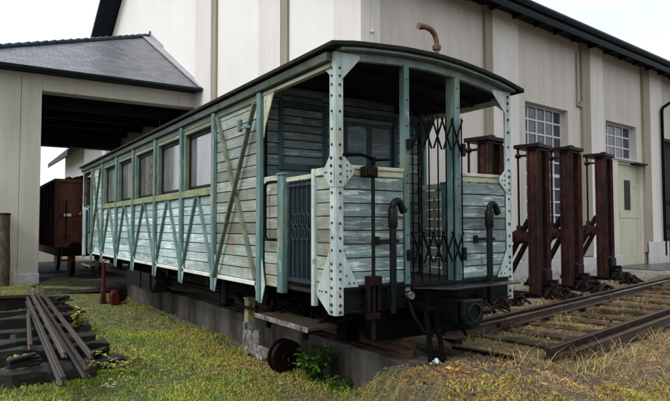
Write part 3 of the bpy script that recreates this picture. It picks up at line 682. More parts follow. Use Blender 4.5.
# -- small bracket on the near cross brace
mb=MB(); mb.box(-.12,-.075,1.80,1.86,2.72,2.86); mb.bar((-.10,1.8,2.76),(-.10,1.55,2.74),.02,.03); cb(mb,'lamp_bracket','teal',.004)
# -- scissor gate in the end doorway
sg_x0,sg_x1=.86,1.52
mb=MB(); n=6
for k in range(n+1):
    x=sg_x0+(sg_x1-sg_x0)*k/n+random.uniform(-.008,.008); mb.box(x-.008,x+.008,-.062,-.052,1.10,2.74)
g=cb(mb,'scissor_gate','black',.002)
for (za,zb) in ((2.40,2.72),(1.28,1.58)):
    mb=MB(); st=(sg_x1-sg_x0)/5
    for k in range(0,5):
        xa=sg_x0+k*st*.999
        for (p,q) in (((xa,za),(xa+st,zb)),((xa,zb),(xa+st,za))):
            yy=-.072 if p[1]<q[1] else -.045
            mb.bar((p[0],yy,p[1]),(q[0],yy,q[1]),.020,.008,(0,1,0))
    cb(mb,'lattice','black',.001,g)
for z in (2.42,1.36):
    cb(MB().box(1.525,1.565,-.075,-.03,z-.07,z+.06),'latch','rustdark',.004,g); cb(MB().box(.80,.855,-.06,-.036,z-.05,z+.05),'latch','rustdark',.004,g)
# -- brake hose standpipes
for px_,h in ((.585,1.0),(1.865,.99)):
    mb=MB(); z1=1.80
    arc=[(px_+.055-.055*math.cos(t),-.10,z1+.055*math.sin(t)*1.25) for t in np.linspace(0,2.5,9)]
    mb.tube([(px_,-.10,.84),(px_,-.10,1.3)]+arc[:-1]+[(px_+.118,-.10,z1-.005),(px_+.135,-.10,z1-.035)],[.033]*2+[.033]*8+[.036,.036],14)
    p=cb(mb,'standpipe','hose',0,car,True)
    mb=MB(); mb.lathe((px_,-.10,1.62),'z',[(0,.04),(.015,.046),(.16,.046),(.175,.038)],14); cb(mb,'collar','hose',0,p,True)
    cb(MB().lathe((px_,-.10,1.09),'z',[(0,.045),(.03,.045)],12),'flange','hose',0,p,True)
    mb=MB(); mb.bar((px_-.14,-.04,1.50),(px_+.06,-.11,1.50),.05,.03); mb.box(px_-.16,px_-.12,-.06,-.02,1.46,1.54); cb(mb,'clamp','hose',.004,p)
# -- hand brake column with crank
mb=MB(); mb.tube([(.36,-.10,1.05),(.36,-.10,2.20)],.018,10); bc=cb(mb,'brake_column','rustdark',0,car,True)
mb=MB(); mb.tube([(.36,-.10,2.19),(.36,-.10,2.26)],.026,10); mb.tube([(.04,-.10,2.262),(.13,-.10,2.268),(.22,-.10,2.275),(.30,-.10,2.262),(.36,-.10,2.235),(.42,-.10,2.238),(.56,-.10,2.25),(.60,-.10,2.28)],[.017,.018,.016,.014,.02,.014,.013,.013],8)
cb(mb,'crank_handle','black',0,bc,True)
mb=MB(); mb.box(.26,.40,-.13,-.035,2.075,2.175); mb.box(.28,.34,-.15,-.13,2.09,2.15); cb(mb,'bearing_block','rustdark',.01,bc)
mb=MB(); mb.box(.295,.425,-.15,-.05,1.10,1.19); mb.box(.29,.32,-.12,-.07,.86,1.10); mb.box(.40,.43,-.12,-.07,.88,1.10); mb.box(.30,.42,-.13,-.06,.80,.86)
mb.tube([(.36,-.1,1.1),(.36,-.1,.62)],.022,8)
cb(mb,'screw_box','rustdark',.006,bc)
# -- crossing plate, centre buffer and coupling
mb=MB(); mb.prism([(.86,-.055),(1.10,-.36),(2.14,-.27),(2.22,-.055)],'z',1.04,1.056)
cb(mb,'crossing_plate','steelwet',.003)
mb=MB(); mb.box(1.03,1.27,-.46,-.055,.74,.96); mb.box(.95,1.35,-.16,-.055,.68,1.02); mb.tube([(.98,-.25,.80),(.99,-.10,.66),(1.02,.05,.6)],.02,8); mb.tube([(1.32,-.12,.7),(1.36,-.22,.62),(1.30,-.3,.6)],.018,8); bf=cb(mb,'buffer_box','black',.02)
mb=MB(); pr=[(1.15+.125*math.cos(t),.84+.135*math.sin(t)) for t in np.linspace(math.pi,2*math.pi,11)]+[(1.275,.97),(1.025,.97)]
mb.prism(pr,'y',-.56,-.50); mb.lathe((1.15,-.47,.86),'y',[(-.04,.075),(.1,.075)],16)
cb(mb,'buffer_head','steel',.012,bf)
mb=MB()
ring=[(1.15+.075*math.cos(t),-.565,.855+.075*math.sin(t)) for t in np.linspace(0,6.283,21)]; mb.tube(ring,.014,6,False)
mb.box(1.05,1.25,-.59,-.562,.755,.785)
cb(mb,'buffer_ring','steel',.003,bf)
mb=MB()
for dx in (-.055,.055): mb.bar((.86+dx,-.30,.86),(.90+dx*1.3,-.34,.42),.03,.045); 
mb.bar((.79,-.30,.86),(.93,-.30,.86),.05,.05); mb.tube([(.80,-.34,.43),(.99,-.34,.43)],.026,8)
mb.bar((.93,-.34,.44),(1.02,-.36,.28),.03,.03); mb.bar((.86,-.06,.90),(.86,-.32,.86),.05,.06)
cb(mb,'coupling_link','black',.004)
mb=MB(); mb.lathe((.80,-.03,.985),'y',[(-.08,.012),(-.08,.034),(-.06,.038),(-.045,.028),(0,.02)],16); cb(mb,'air_valve','greyiron',0,car,True)
mb=MB(); mb.tube([(.80,-.06,.93),(.78,-.16,.80),(.84,-.24,.66),(.95,-.22,.62)],.022,8); cb(mb,'brake_hose','black',0,car,True); mb=MB(); mb.tube([(1.70,-.05,.93),(1.62,-.16,.72),(1.50,-.2,.66)],.022,8); cb(mb,'brake_hose','black',0,car,True)
# -- vent pipe on the roof
mb=MB(); mb.tube([(1.43,.2,3.27),(1.43,.2,3.52),(1.43,.2,3.59),(1.405,.2,3.66),(1.355,.2,3.705),(1.29,.2,3.72),(1.20,.2,3.715)],[.026,.026,.027,.028,.029,.030,.030],14); p=cb(mb,'vent_pipe','pipe_r',0,car,True)
mb=MB(); mb.lathe((1.43,.2,3.50),'z',[(0,.04),(.02,.048),(.045,.048),(.05,.03)],14); cb(mb,'flange','pipe_r',0,p,True); mb=MB(); mb.lathe((1.20,.2,3.715),'x',[(-.02,.036),(.025,.036)],14); cb(mb,'collar','pipe_r',0,p,True)
# -- underframe
mb=MB()
for x in (.42,1.80): mb.box(x,x+.08,.05,LN-.05,.80,.99); 
for y in (1.4,3.2,5.0,7.4,9.2,11.0): mb.box(.05,W-.05,y,y+.09,.84,.98)
cb(mb,'underframe','black',.004)
for y in (1.95,10.2):
    mb=MB(); mb.tube([(.55,y,.80),(1.75,y,.80)],.05,12); ax=cb(mb,'wheel_axle','black',0,car,True)
    for x,sx in ((.77,1),(1.53,-1)):
        mb=MB(); mb.lathe((x,y,.80),'x',[(-.05,.05),(-.05,.20),(-.04,.215),(-.05,.222),(-.05,.262),(.03,.262),(.035,.285),(.055,.285),(.055,.2),(.03,.06)] if sx>0 else [(.05,.05),(.05,.20),(.04,.215),(.05,.222),(.05,.262),(-.03,.262),(-.035,.285),(-.055,.285),(-.055,.2),(-.03,.06)],32); cb(mb,'wheel','rustdark',0,ax,True)
    for x,s in ((.40,-1),(1.90,1)):
        mb=MB(); mb.box(x-.07,x+.09,y-.11,y+.11,.70,.90); 
        for k in range(6): mb.box(x-.03,x+.05,y-.55+k*.08,y+.55-k*.08,.905-.0+.0-(5-k)*.0-.0+k*.012-.02,.915+k*.012-.02)
        mb.box(x-.02,x+.04,y-.60,y-.55,.84,.99); mb.box(x-.02,x+.04,y+.55,y+.60,.84,.99)
        cb(mb,'axle_box','rustdark',.006)
mb=MB(); mb.box(.55,1.75,.25,.32,.58,.86); mb.box(.62,.72,.30,1.6,.66,.80); mb.box(1.58,1.68,.30,1.6,.66,.80); mb.box(.5,1.8,.9,1.0,.62,.86); mb.box(.80,1.5,.25,.9,.86,.99); cb(mb,'brake_rigging','black',.008)
for (y,x) in ((.55,.50),(1.15,.46),(2.75,.44),(3.6,.46)):
    mb=MB(); mb.box(x-.02,x+.02,y-.03,y+.03,.52,.98); mb.box(x-.06,x+.10,y-.09,y+.09,.50,.60); mb.bar((x,y,.56),(x+.02,y+.45,.72),.035,.05); cb(mb,'brake_hanger','black',.006)
for y in (1.95,):
    mb=MB()
    for k in range(7): mb.box(.36,.44,y-.62+k*.08,y+.62-k*.08,.655-k*.0-.018*k+.12,.669-.018*k+.12)
    mb.box(.33,.47,y-.07,y+.07,.60,.82); cb(mb,'leaf_spring','black',.003)
mb=MB(); mb.box(.50,1.80,.06,.22,.56,.86); mb.tube([(.45,.35,.75),(.50,.9,.58),(.48,1.6,.62),(.44,2.4,.56)],.028,8); cb(mb,'brake_beam','black',.008)
mb=MB(); mb.prism([(5.9,.66),(6.25,.80),(7.9,.80),(8.1,.68),(7.95,.50),(6.2,.46)],'x',.12,.46); bb=cb(mb,'battery_box','steel',.01)
mb=MB(); mb.box(.10,.12,6.3,7.8,.58,.61); mb.box(.10,.12,6.9,6.95,.5,.78); mb.box(.09,.12,6.2,6.26,.5,.79); cb(mb,'strap','rustdark',.003,bb)
mb=MB(); mb.tube([(.22,3.0,.98),(.22,3.0,.62)],.055,12); mb.lathe((.22,3.0,.61),'z',[(0,.04),(.02,.06)],12); cb(mb,'air_cylinder','steel',0,car,True)
mb=MB(); mb.tube([(.3,1.5,.62),(.3,5.8,.60)],.018,8); mb.tube([(.36,3.1,.74),(.36,6.3,.66)],.014,8); mb.tube([(.20,3.1,.72),(.30,5.6,.58)],.022,8); cb(mb,'brake_rod','black',0,car,True)

# ------------------------------------------------------------------ iron lever post with roller beside the step
t=thing('lever_post','short iron post with flaking blue and yellow paint and a rusty roller, beside the step','post',(.40,2.62,0))
mb=MB(); mb.box(-.055,-.035,-.06,.06,-.05,.70); mb.box(-.035,.045,-.06,-.045,-.05,.70); mb.box(-.035,.045,.045,.06,-.05,.70); mb.box(-.065,.05,-.07,.07,.70,.725)
mb.build('channel_post',M['peel'],t,.004)
mb=MB(); mb.box(-.10,-.058,-.05,.0,.10,.42); mb.box(-.09,-.057,-.22,-.05,.14,.33)
for k in range(3): mb.tube([(-.07,-.26-.07*k,.10),(-.07,-.26-.07*k,.36)],.028,8)
mb.build('hinge_block',M['greyiron'],t,.006)
mb=MB(); mb.bar((-.07,-.05,.13),(-.05,-1.15,.13),.05,.11); mb.bar((-.09,-.10,.10),(-.09,-.60,.06),.07,.05); mb.build('bracket_arm',M['greyiron'],t,.008)
mb=MB(); mb.lathe((-.07,-1.10,.18),'y',[(-.05,.03),(-.05,.05),(-.10,.05),(-.10,.075),(-.05,.08),(-.045,.13),(-.075,.135),(-.075,.19),(-.035,.195),(-.03,.155),(.05,.155),(.055,.19),(.08,.19),(.085,.13),(.085,.05)],28)
mb.build('roller',M['rustdark'],t,0,True)
mb=MB(); mb.box(-.08,.06,-1.25,-.10,-.04,.03); mb.build('base_plate',M['rustdark'],t,.006)

# ------------------------------------------------------------------ red stand by the far wheels
t=thing('jack_stand','red painted iron stand with upright bar, beside the far end of the carriage','stand',(-.13,9.0,0))
mb=MB(); mb.box(-.07,.07,-.10,.10,0,.06); mb.prism([(-.06,.06),(.06,.06),(.03,.32),(-.03,.32)],'y',-.06,.06); mb.build('stand_body',M['red'],t,.008)
mb=MB(); mb.tube([(0,0,.3),(0,0,.86)],.035,10); mb.lathe((0,0,.84),'z',[(0,.05),(.03,.05)],10); mb.build('upright_bar',M['red'],t,0,True)
t=thing('signal_box','squat red iron casing with a rusty wheel, on the grass next to the red stand','iron casing',(.03,8.72,0))
mb=MB(); mb.prism([(-.08,0),(.10,0),(.10,.20),(.05,.28),(-.04,.28),(-.08,.18)],'y',-.10,.12); mb.build('casing',M['red'],t,.012)
mb=MB(); mb.lathe((.14,.02,.17),'y',[(-.03,.03),(-.03,.14),(.03,.14),(.03,.03)],22); mb.build('wheel',M['rustdark'],t,0,True)

# ------------------------------------------------------------------ brown goods wagon in the gateway
t=thing('goods_wagon','brown open goods wagon heaped with coal, standing in the gateway','goods wagon',(1.15,18.5,0))
def fb(mb,name,mat,par=t,bev=.006): return mb.build(name,M[mat],par,bev)
mb=MB(); mb.box(-1.36,1.36,-2.70,2.9,1.0,3.12); bd=fb(mb,'wagon_body','freight')
mb=MB()
mb.box(-1.42,1.42,-2.76,-2.70,3.06,3.17); mb.box(-1.42,1.42,-2.76,-2.70,1.0,1.12)
for x in (-1.38,-.62,.62,1.38): mb.box(x-.05,x+.05,-2.77,-2.70,1.0,3.06)
mb.box(-1.36,1.36,-2.74,-2.70,2.0,2.08); fb(mb,'end_ribs','freight',bd)
mb=MB()
for y in np.linspace(-2.6,2.8,7): mb.box(-1.43,-1.36,y,y+.08,1.0,3.1)
mb.box(-1.44,-1.36,-2.7,2.9,3.08,3.17); fb(mb,'side_ribs','freight',bd)
mb=MB(); mb.box(-1.3,1.3,-2.72,2.8,.72,.99); fb(mb,'frame','black')
for x in (-.85,.85):
    mb=MB(); mb.lathe((x,-2.78,.98),'y',[(0,.08),(-.20,.08),(-.20,.20),(-.25,.18),(-.26,.05)],18); fb(mb,'buffer','black')
for y in (-1.6,1.7):
    for x in (-.75,.75): fb(MB().lathe((x,y,.46),'x',[(-.06,.05),(-.06,.44),(.06,.46),(.06,.05)],24),'wheel','rustdark',t,0)
mb=MB(); mb.box(-1.25,-.85,-2.80,-2.72,.56,.63); mb.bar((-1.2,-2.75,.98),(-1.2,-2.75,.6),.03,.03); mb.bar((-.9,-2.75,.98),(-.9,-2.75,.6),.03,.03); fb(mb,'step','red')
mb=MB(); mb.tube([(-1.1,-2.80,1.2),(-1.1,-2.80,2.5)],.02,8); mb.tube([(-1.20,-2.80,1.35),(-1.0,-2.80,1.35)],.02,8); fb(mb,'handrail','rustdark')
mb=MB(); mb.box(-1.16,-.95,-2.775,-2.771,1.98,2.07); fb(mb,'label_plate','offwhite',bd,0)
mb=MB(); mb.prism([(-.72,2.04),(-.54,2.04),(-.60,2.26)],'y',-2.765,-2.76); fb(mb,'warning_triangle','yellow',bd,0)
mb=MB(); mb.lathe((-.40,-2.80,1.40),'y',[(-.03,.03),(-.03,.24),(0,.26),(.03,.24),(.03,.03)],20); fb(mb,'hand_wheel','rustdark')
mb=MB()
for i in range(170):
    r=random.uniform(.10,.24); x=random.uniform(-1.2,1.2); y=random.uniform(-2.6,2.7); mb.ball((x,y,3.05+random.uniform(0,.22)*(1-abs(x)/2)),r,6,4,(random.uniform(.7,1.3),random.uniform(.7,1.2),random.uniform(.6,1)))
o=mb.build('coal_heap',M['coal']); o.location=(1.15,18.5,0); kind(o,'stuff')

# ------------------------------------------------------------------ gatehouse
t=thing('gatehouse','low cream gatehouse with wide dark gateway and hipped slate roof','gatehouse',(0,14.6,0))
mb=MB(); mb.box(-3.0,-1.36,.012,.5,-.2,6.14); mb.box(-1.35,-.82,0,.5,-.2,6.14); fw=mb.build('front_wall',M['gateplaster'],t,.008)
mb=MB(); mb.box(-.818,4.6,0,.5,5.66,6.14); mb.box(-3.0,4.6,-.03,.0,6.02,6.14); mb.build('lintel',M['gateplaster'],t,.01)
mb=MB(); mb.box(-1.42,-.795,-.03,.52,-.2,.30); mb.build('plinth',M['plinth_b'],t,.01)
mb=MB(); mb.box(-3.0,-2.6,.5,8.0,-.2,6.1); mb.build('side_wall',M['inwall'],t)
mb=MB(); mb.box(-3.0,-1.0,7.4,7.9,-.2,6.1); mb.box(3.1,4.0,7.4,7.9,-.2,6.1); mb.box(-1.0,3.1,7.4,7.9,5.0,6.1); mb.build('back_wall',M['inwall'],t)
mb=MB(); mb.box(-1.0,-.82,.5,7.4,-.2,5.6) if False else None
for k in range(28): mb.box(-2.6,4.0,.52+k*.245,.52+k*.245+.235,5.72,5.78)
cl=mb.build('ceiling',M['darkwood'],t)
mb=MB()
for y in (1.5,3.2,4.9,6.6): mb.box(-2.6,4.0,y,y+.2,5.45,5.72)
mb.build('beam',M['darkwood'],cl)
mb=MB(); mb.box(3.55,3.75,.52,7.4,-.1,5.7); mb.build('inner_boarding',M['darkwood'],t)
# roof
A=Vector((-3.5,-.52,6.22)); B=Vector((4.2,-.52,6.22)); T=Vector((3.42,4.15,9.2)); C_=Vector((-3.5,9.2,6.22)); D=Vector((3.2,9.2,6.22)); E_=Vector((3.1,4.9,9.2))
me=bpy.data.meshes.new('roof'); me.from_pydata([A,B,T,C_,D,E_],[],[(0,1,2),(3,0,2,5),(4,3,5)])
uv=me.uv_layers.new(name='UVMap')
for p in me.polygons:
    n=p.normal; sd=Vector((-n.x,-n.y,0)).normalized(); ax=Vector((-sd.y,sd.x,0)); sl=n.cross(ax) 
    for li in p.loop_indices:
        co=me.vertices[me.loops[li].vertex_index].co; uv.data[li].uv=(co.dot(ax),co.dot(sl))
me.materials.append(M['slate']); ro=bpy.data.objects.new('roof',me); COL.objects.link(ro); ro.parent=t
sol=ro.modifiers.new('s','SOLIDIFY'); sol.thickness=.05; sol.offset=-1
mb=MB()
def caps(p,q,n,w=.10):
    for i in range(n):
        a=p.lerp(q,i/n); b_=p.lerp(q,(i+1.12)/n); mb.tube([a+Vector((0,0,.0)),b_+Vector((0,0,.03))],[w*.8,w],8)
caps(A,T,26); mb.build('hip_caps',M['slate_cap'] if 'slate_cap' in M else M['gutter'],t,0,True)
mb=MB(); d=(B-T); mb.bar(T+Vector((-.22,0,.03)),B+Vector((-.22,0,.03)),.42,.03); mb.bar(T+Vector((-.02,0,.07)),B+Vector((-.02,0,.07)),.07,.10); mb.build('flashing',M['flash'],t,.004)
mb=MB(); mb.tube([T+Vector((-.02,0,.05)),T+Vector((-.02,0,.22))],[.05,.02],8); mb.build('finial',M['gutter'],t)
mb=MB(); mb.box(-3.5,4.0,-.50,.0,6.145,6.19); mb.build('soffit',M['eave'],t)
mb=MB()
gp=[(.075*math.cos(a),.075*math.sin(a)) for a in np.linspace(math.pi,2*math.pi,9)]+[(.06,0)]+[(.06*math.cos(a),.06*math.sin(a)) for a in np.linspace(2*math.pi,math.pi,9)]
mb.sweep(gp,(-3.55,-.58,6.20),(4.1,-.58,6.20)); gu=mb.build('gutter',M['gutter'],t)
mb=MB(); mb.box(-3.5,4.05,-.53,-.505,6.10,6.215); mb.build('fascia',M['eave'],t)
# post leaning on the gatehouse
t=thing('timber_post','mottled grey timber post standing in front of the gatehouse wall','post',(-1.72,14.35,0))
mb=MB(); mb.tube([(0,0,-.1),(.01,0,.7),(-.01,0,1.4),(0,0,2.0)],[.165,.16,.155,.15],14); mb.build('post_shaft',M['log'],t,0,True)
mb=MB(); mb.lathe((0,0,1.99),'z',[(0,.17),(.04,.165),(.05,.10)],14); mb.build('post_cap',M['rustdark'],t,0,True)

# ------------------------------------------------------------------ main building (local frame: x along the right-hand wall, y into the building)
AB=math.atan(.1127)
t=thing('railway_shed','large cream shed with pilasters, barred windows and dark eaves','shed',(4.84,6.27,0),AB)
HW=7.78; DEP=19.6; LEN=34
def sb(mb,name,mat,par=None,bev=.006): return mb.build(name,M[mat],par or t,bev)
# long wall with openings: windows and door cut by assembling panels
w1=(6.46,8.9,1.55,5.37); w2=(11.46,13.85,4.12,5.37); dr=(12.32,14.25,.1,4.0); big=(16.1,20.4,0,5.2)
mb=MB()
def wp(x0,x1,z0,z1,y0=.0,y1=.4): mb.box(x0,x1,y0,y1,z0,z1)
wp(.5,w1[0],-.3,HW); wp(w1[0],w1[1],-.3,w1[2]); wp(w1[0],w1[1],w1[3],HW); wp(w1[1],w2[0],-.3,HW); wp(w2[0],dr[1],w2[3],HW); wp(w2[0],dr[0],-.3,w2[2]); wp(w2[1],dr[1],dr[3],w2[3])
wp(dr[0],w2[1],dr[3]+.0,w2[2]); wp(dr[1],big[0],-.3,HW); wp(big[0],big[1],big[3],HW); wp(big[1],LEN,-.3,HW)
sb(mb,'long_wall','plaster',None,0)
# pilasters on the long wall (stained reveals catch the eye)
for (xr,xa,xb) in ((4.45,4.78,6.0),(9.7,10.24,11.1),(14.32,14.9,16.0),(20.5,20.8,22.0)):
    mb=MB(); mb.box(xa-.02,xb,-.11,-.002,-.3,HW); p=sb(mb,'pilaster','pilaster')if False else sb(mb,'pilaster','plaster_p')
    mb=MB(); mb.box(xr,xa-.024,-.10,-.002,.66,HW); sb(mb,'stained_strip','reveal',p,0)
mb=MB()
for x0,x1 in ((.0,12.2),(14.35,15.9)): mb.box(x0,x1,-.16,-.112,-.3,.62)
mb.box(14.3,16.05,-.22,-.162,-.3,1.05); sb(mb,'plinth','plinth_b')
# gable wall (faces the carriage) with pilasters
APX=DEP*1.04/1.59; ZAP=HW+.1+APX*.55
mb=MB(); mb.prism([(0,-.3),(0,HW+.1),(APX,ZAP),(DEP-1.6,HW+.1+1.6*1.04),(DEP-1.6,-.3)],'x',.0,.4); sb(mb,'gable_wall','plaster_l',None,0)
def gtop(y): return HW+.1+min(y*.55,(DEP-y)*1.04)
for (ya,yb) in ((.0,.95),(3.24,4.36),(7.25,8.4)):
    mb=MB(); mb.prism([(ya,-.3),(yb,-.3),(yb,gtop(yb)-.05),(ya,gtop(ya)-.05)],'x',-.10,-.002); p=sb(mb,'pilaster','plaster_p')
    if ya>0:
        mb=MB(); mb.prism([(ya-.02,-.3),(ya-.30,-.3),(ya-.30,gtop(ya-.3)-.05),(ya-.02,gtop(ya-.02)-.05)],'x',-.08,-.002); sb(mb,'stained_strip','reveal',p,0)
    else:
        mb=MB(); mb.box(-.10,.50,-.03,-.0,-.3,HW); sb(mb,'corner_return','plaster_p',p,0)
# back and far walls
mb=MB(); mb.box(.4,LEN,DEP-.4,DEP,-.3,HW); mb.box(LEN-.4,LEN,.4,DEP-.4,-.3,HW); sb(mb,'rear_walls','plaster',None,0)
# roof
sl=1.04; ov=.75; go=.85; th=.22
def roofslab(y0,s,sl,APX):
    e=lambda d,u:(y0+s*d,HW+.14+d*sl+u)
    mb=MB(); a=e(-ov,0);b=e(APX,0);c=e(APX,th);d=e(-ov,th); mb.prism([a,b,c,d],'x',-go,LEN+.5); return mb
sb(roofslab(0,1,.55,APX),'roof','eave'); sb(roofslab(DEP,-1,1.04,DEP-APX),'roof','eave')
mb=MB(); mb.box(-go,LEN+.5,-ov+.02,.0,HW-.02,HW+.03); sb(mb,'soffit','eave',None,0)
mb=MB(); mb.sweep([(x*1.5,z*1.5) for x,z in gp],(-go,-ov-.1,HW+.05),(LEN+.5,-ov-.1,HW+.05)); mb.box(-go,LEN+.5,-ov-.005,-ov+.019,HW-.16,HW+.03); sb(mb,'gutter','gutter',None,0)
for k in range(20): sb(MB().box(.2+k*1.1,.3+k*1.1,-ov+.03,-.12,HW-.14,HW-.022),'rafter','eave',None,0)
# drainpipe
mb=MB(); mb.tube([(16.9,-ov-.1,HW-.1),(16.9,-ov-.1,HW-.35),(16.4,-.5,6.75),(15.85,-.20,6.35),(15.72,-.20,6.2),(15.72,-.20,.5)],.06,10); sb(mb,'drainpipe','black')
mb=MB(); mb.tube([(.22,-.06,HW),(.22,-.06,1.2)],.012,6); mb.ball((.22,-.08,6.1),.05,8,6); sb(mb,'lightning_wire','offwhite',None,0)
# old conduit bracket
mb=MB(); mb.tube([(9.45,-.05,7.4),(9.45,-.05,5.6)],.03,8); mb.tube([(9.45,-.05,5.62),(9.62,-.05,5.62)],.04,8); mb.box(9.58,9.68,-.10,-.002,5.58,5.76); sb(mb,'conduit','reveal',None,0)
# windows
def window(x0,x1,z0,z1,nc,nr,sill=True,trans=None):
    mb=MB(); mb.box(x0+.06,x1-.06,.262,.268,z0+.06,z1-.06); 
    mf=MB(); w=.055
    mf.box(x0,x0+.06,.22,.30,z0,z1); mf.box(x1-.06,x1,.22,.30,z0,z1); mf.box(x0+.06,x1-.06,.22,.30,z0,z0+.06); mf.box(x0+.06,x1-.06,.22,.30,z1-.06,z1)
    for i in range(1,nc): x=x0+.03+(x1-x0-.06)*i/nc; mf.box(x-w/2,x+w/2,.235,.29,z0+.06,z1-.06)
    for j in range(1,nr):
        z=z1-.03-(z1-z0-.06)*j/nr; ww=w*1.9 if j==trans else w; mf.box(x0+.06,x1-.06,.232,.288,z-ww/2,z+ww/2)
    f=sb(mf,'window','frame_w',None,.004); sb(mb,'pane','glass_d',f,0)
    mb=MB(); mb.box(x0-.02,x1+.02,-.05,.22,z0-.08,z0-.002); sb(mb,'sill','plinth_b',f,.006)
window(*w1,5,9,True,5); window(*w2,4,3)
# door
mb=MB(); mb.box(dr[0]+.12,dr[1]-.08,.16,.21,dr[2],dr[3]-.1); d=sb(mb,'door','doorgreen')
mb=MB(); mb.box(dr[0],dr[0]+.115,.10,.25,dr[2],dr[3]-.005); mb.box(dr[1]-.075,dr[1]-.005,.10,.25,dr[2],dr[3]-.005); mb.box(dr[0]+.115,dr[1]-.075,.10,.25,dr[3]-.095,dr[3]-.005); sb(mb,'door_frame','doorgreen',d)
mb=MB(); mb.box(13.1,13.55,.135,.158,2.25,3.35); sb(mb,'door_window','glass_k',d)
mb=MB(); mb.box(dr[0]+.14,dr[1]-.1,.145,.159,1.95,2.0); mb.box(dr[0]+.125,dr[0]+.16,.14,.159,dr[2],dr[3]-.1); mb.box(13.75,13.95,.14,.159,3.1,3.3); sb(mb,'door_batten','doorgreen',d)
mb=MB(); mb.box(13.55,14.30,-.22,.1,3.93,3.99); sb(mb,'door_canopy','rustdark',d)
mb=MB(); mb.box(12.5,12.53,.08,.15,1.95,2.15); mb.box(12.48,12.56,.14,.158,1.88,2.2); sb(mb,'door_handle','black',d,.003)
# dark carriage door at the right
mb=MB(); 
for k in range(16): mb.box(big[0]+k*.26,big[0]+k*.26+.25,.34,.40,0,big[3]+.02)
bd=sb(mb,'carriage_door','inwall')
mb=MB()
for z in (1.0,1.6,2.6): mb.box(big[0]+.1,big[1]-.1,.28,.338,z,z+.12)
sb(mb,'iron_strap','black',bd)

# ------------------------------------------------------------------ pale house beyond the gateway
t=thing('distant_house','white house with dark overhanging roof, seen beyond the gateway','house',(4.6,40,0))
mb=MB(); mb.prism([(0,0),(0,8.2),(4,11.0),(8,8.2),(8,0)],'y',0,9); mb.build('house_wall',M['plaster_l'],t)
mb=MB(); mb.prism([(-1.25,6.6),(-1.25,6.95),(4,12.0),(4,11.2),(.0,7.5)],'y',-.9,9.5); mb.prism([(9.25,6.6),(9.25,6.95),(4.02,12.0),(4.02,11.2),(8.02,7.5)],'y',-.9,9.5); mb.build('roof',M['eave'],t)
mb=MB(); mb.box(1.2,2.3,-.02,.05,5.2,6.9); w=mb.build('window',M['frame_w'],t); mb=MB(); mb.box(1.3,2.2,-.03,-.021,5.3,6.8); mb.build('pane',M['glass_d'],w)

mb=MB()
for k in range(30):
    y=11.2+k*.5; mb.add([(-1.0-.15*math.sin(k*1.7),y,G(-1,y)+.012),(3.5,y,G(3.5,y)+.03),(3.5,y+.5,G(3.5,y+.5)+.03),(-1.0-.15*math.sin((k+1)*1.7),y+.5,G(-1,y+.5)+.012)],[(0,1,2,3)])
kind(mb.build('gateway_shade_strip',wmat('shade_black_ballast',[(.3,(.006,.006,.006)),(.5,(.016,.015,.014)),(.7,(.045,.042,.038))],16,(1,1,1),.8,bump=.9,bdist=.03,spec=.1)),'structure')  # near-black strip; the shade in the gateway is put into its colour
# ------------------------------------------------------------------ pavement by the green door
o=MB().box(16.5,30,5.9,9.0,-.2,.215).build('pavement',M['pave'],None,.01); kind(o,'structure')

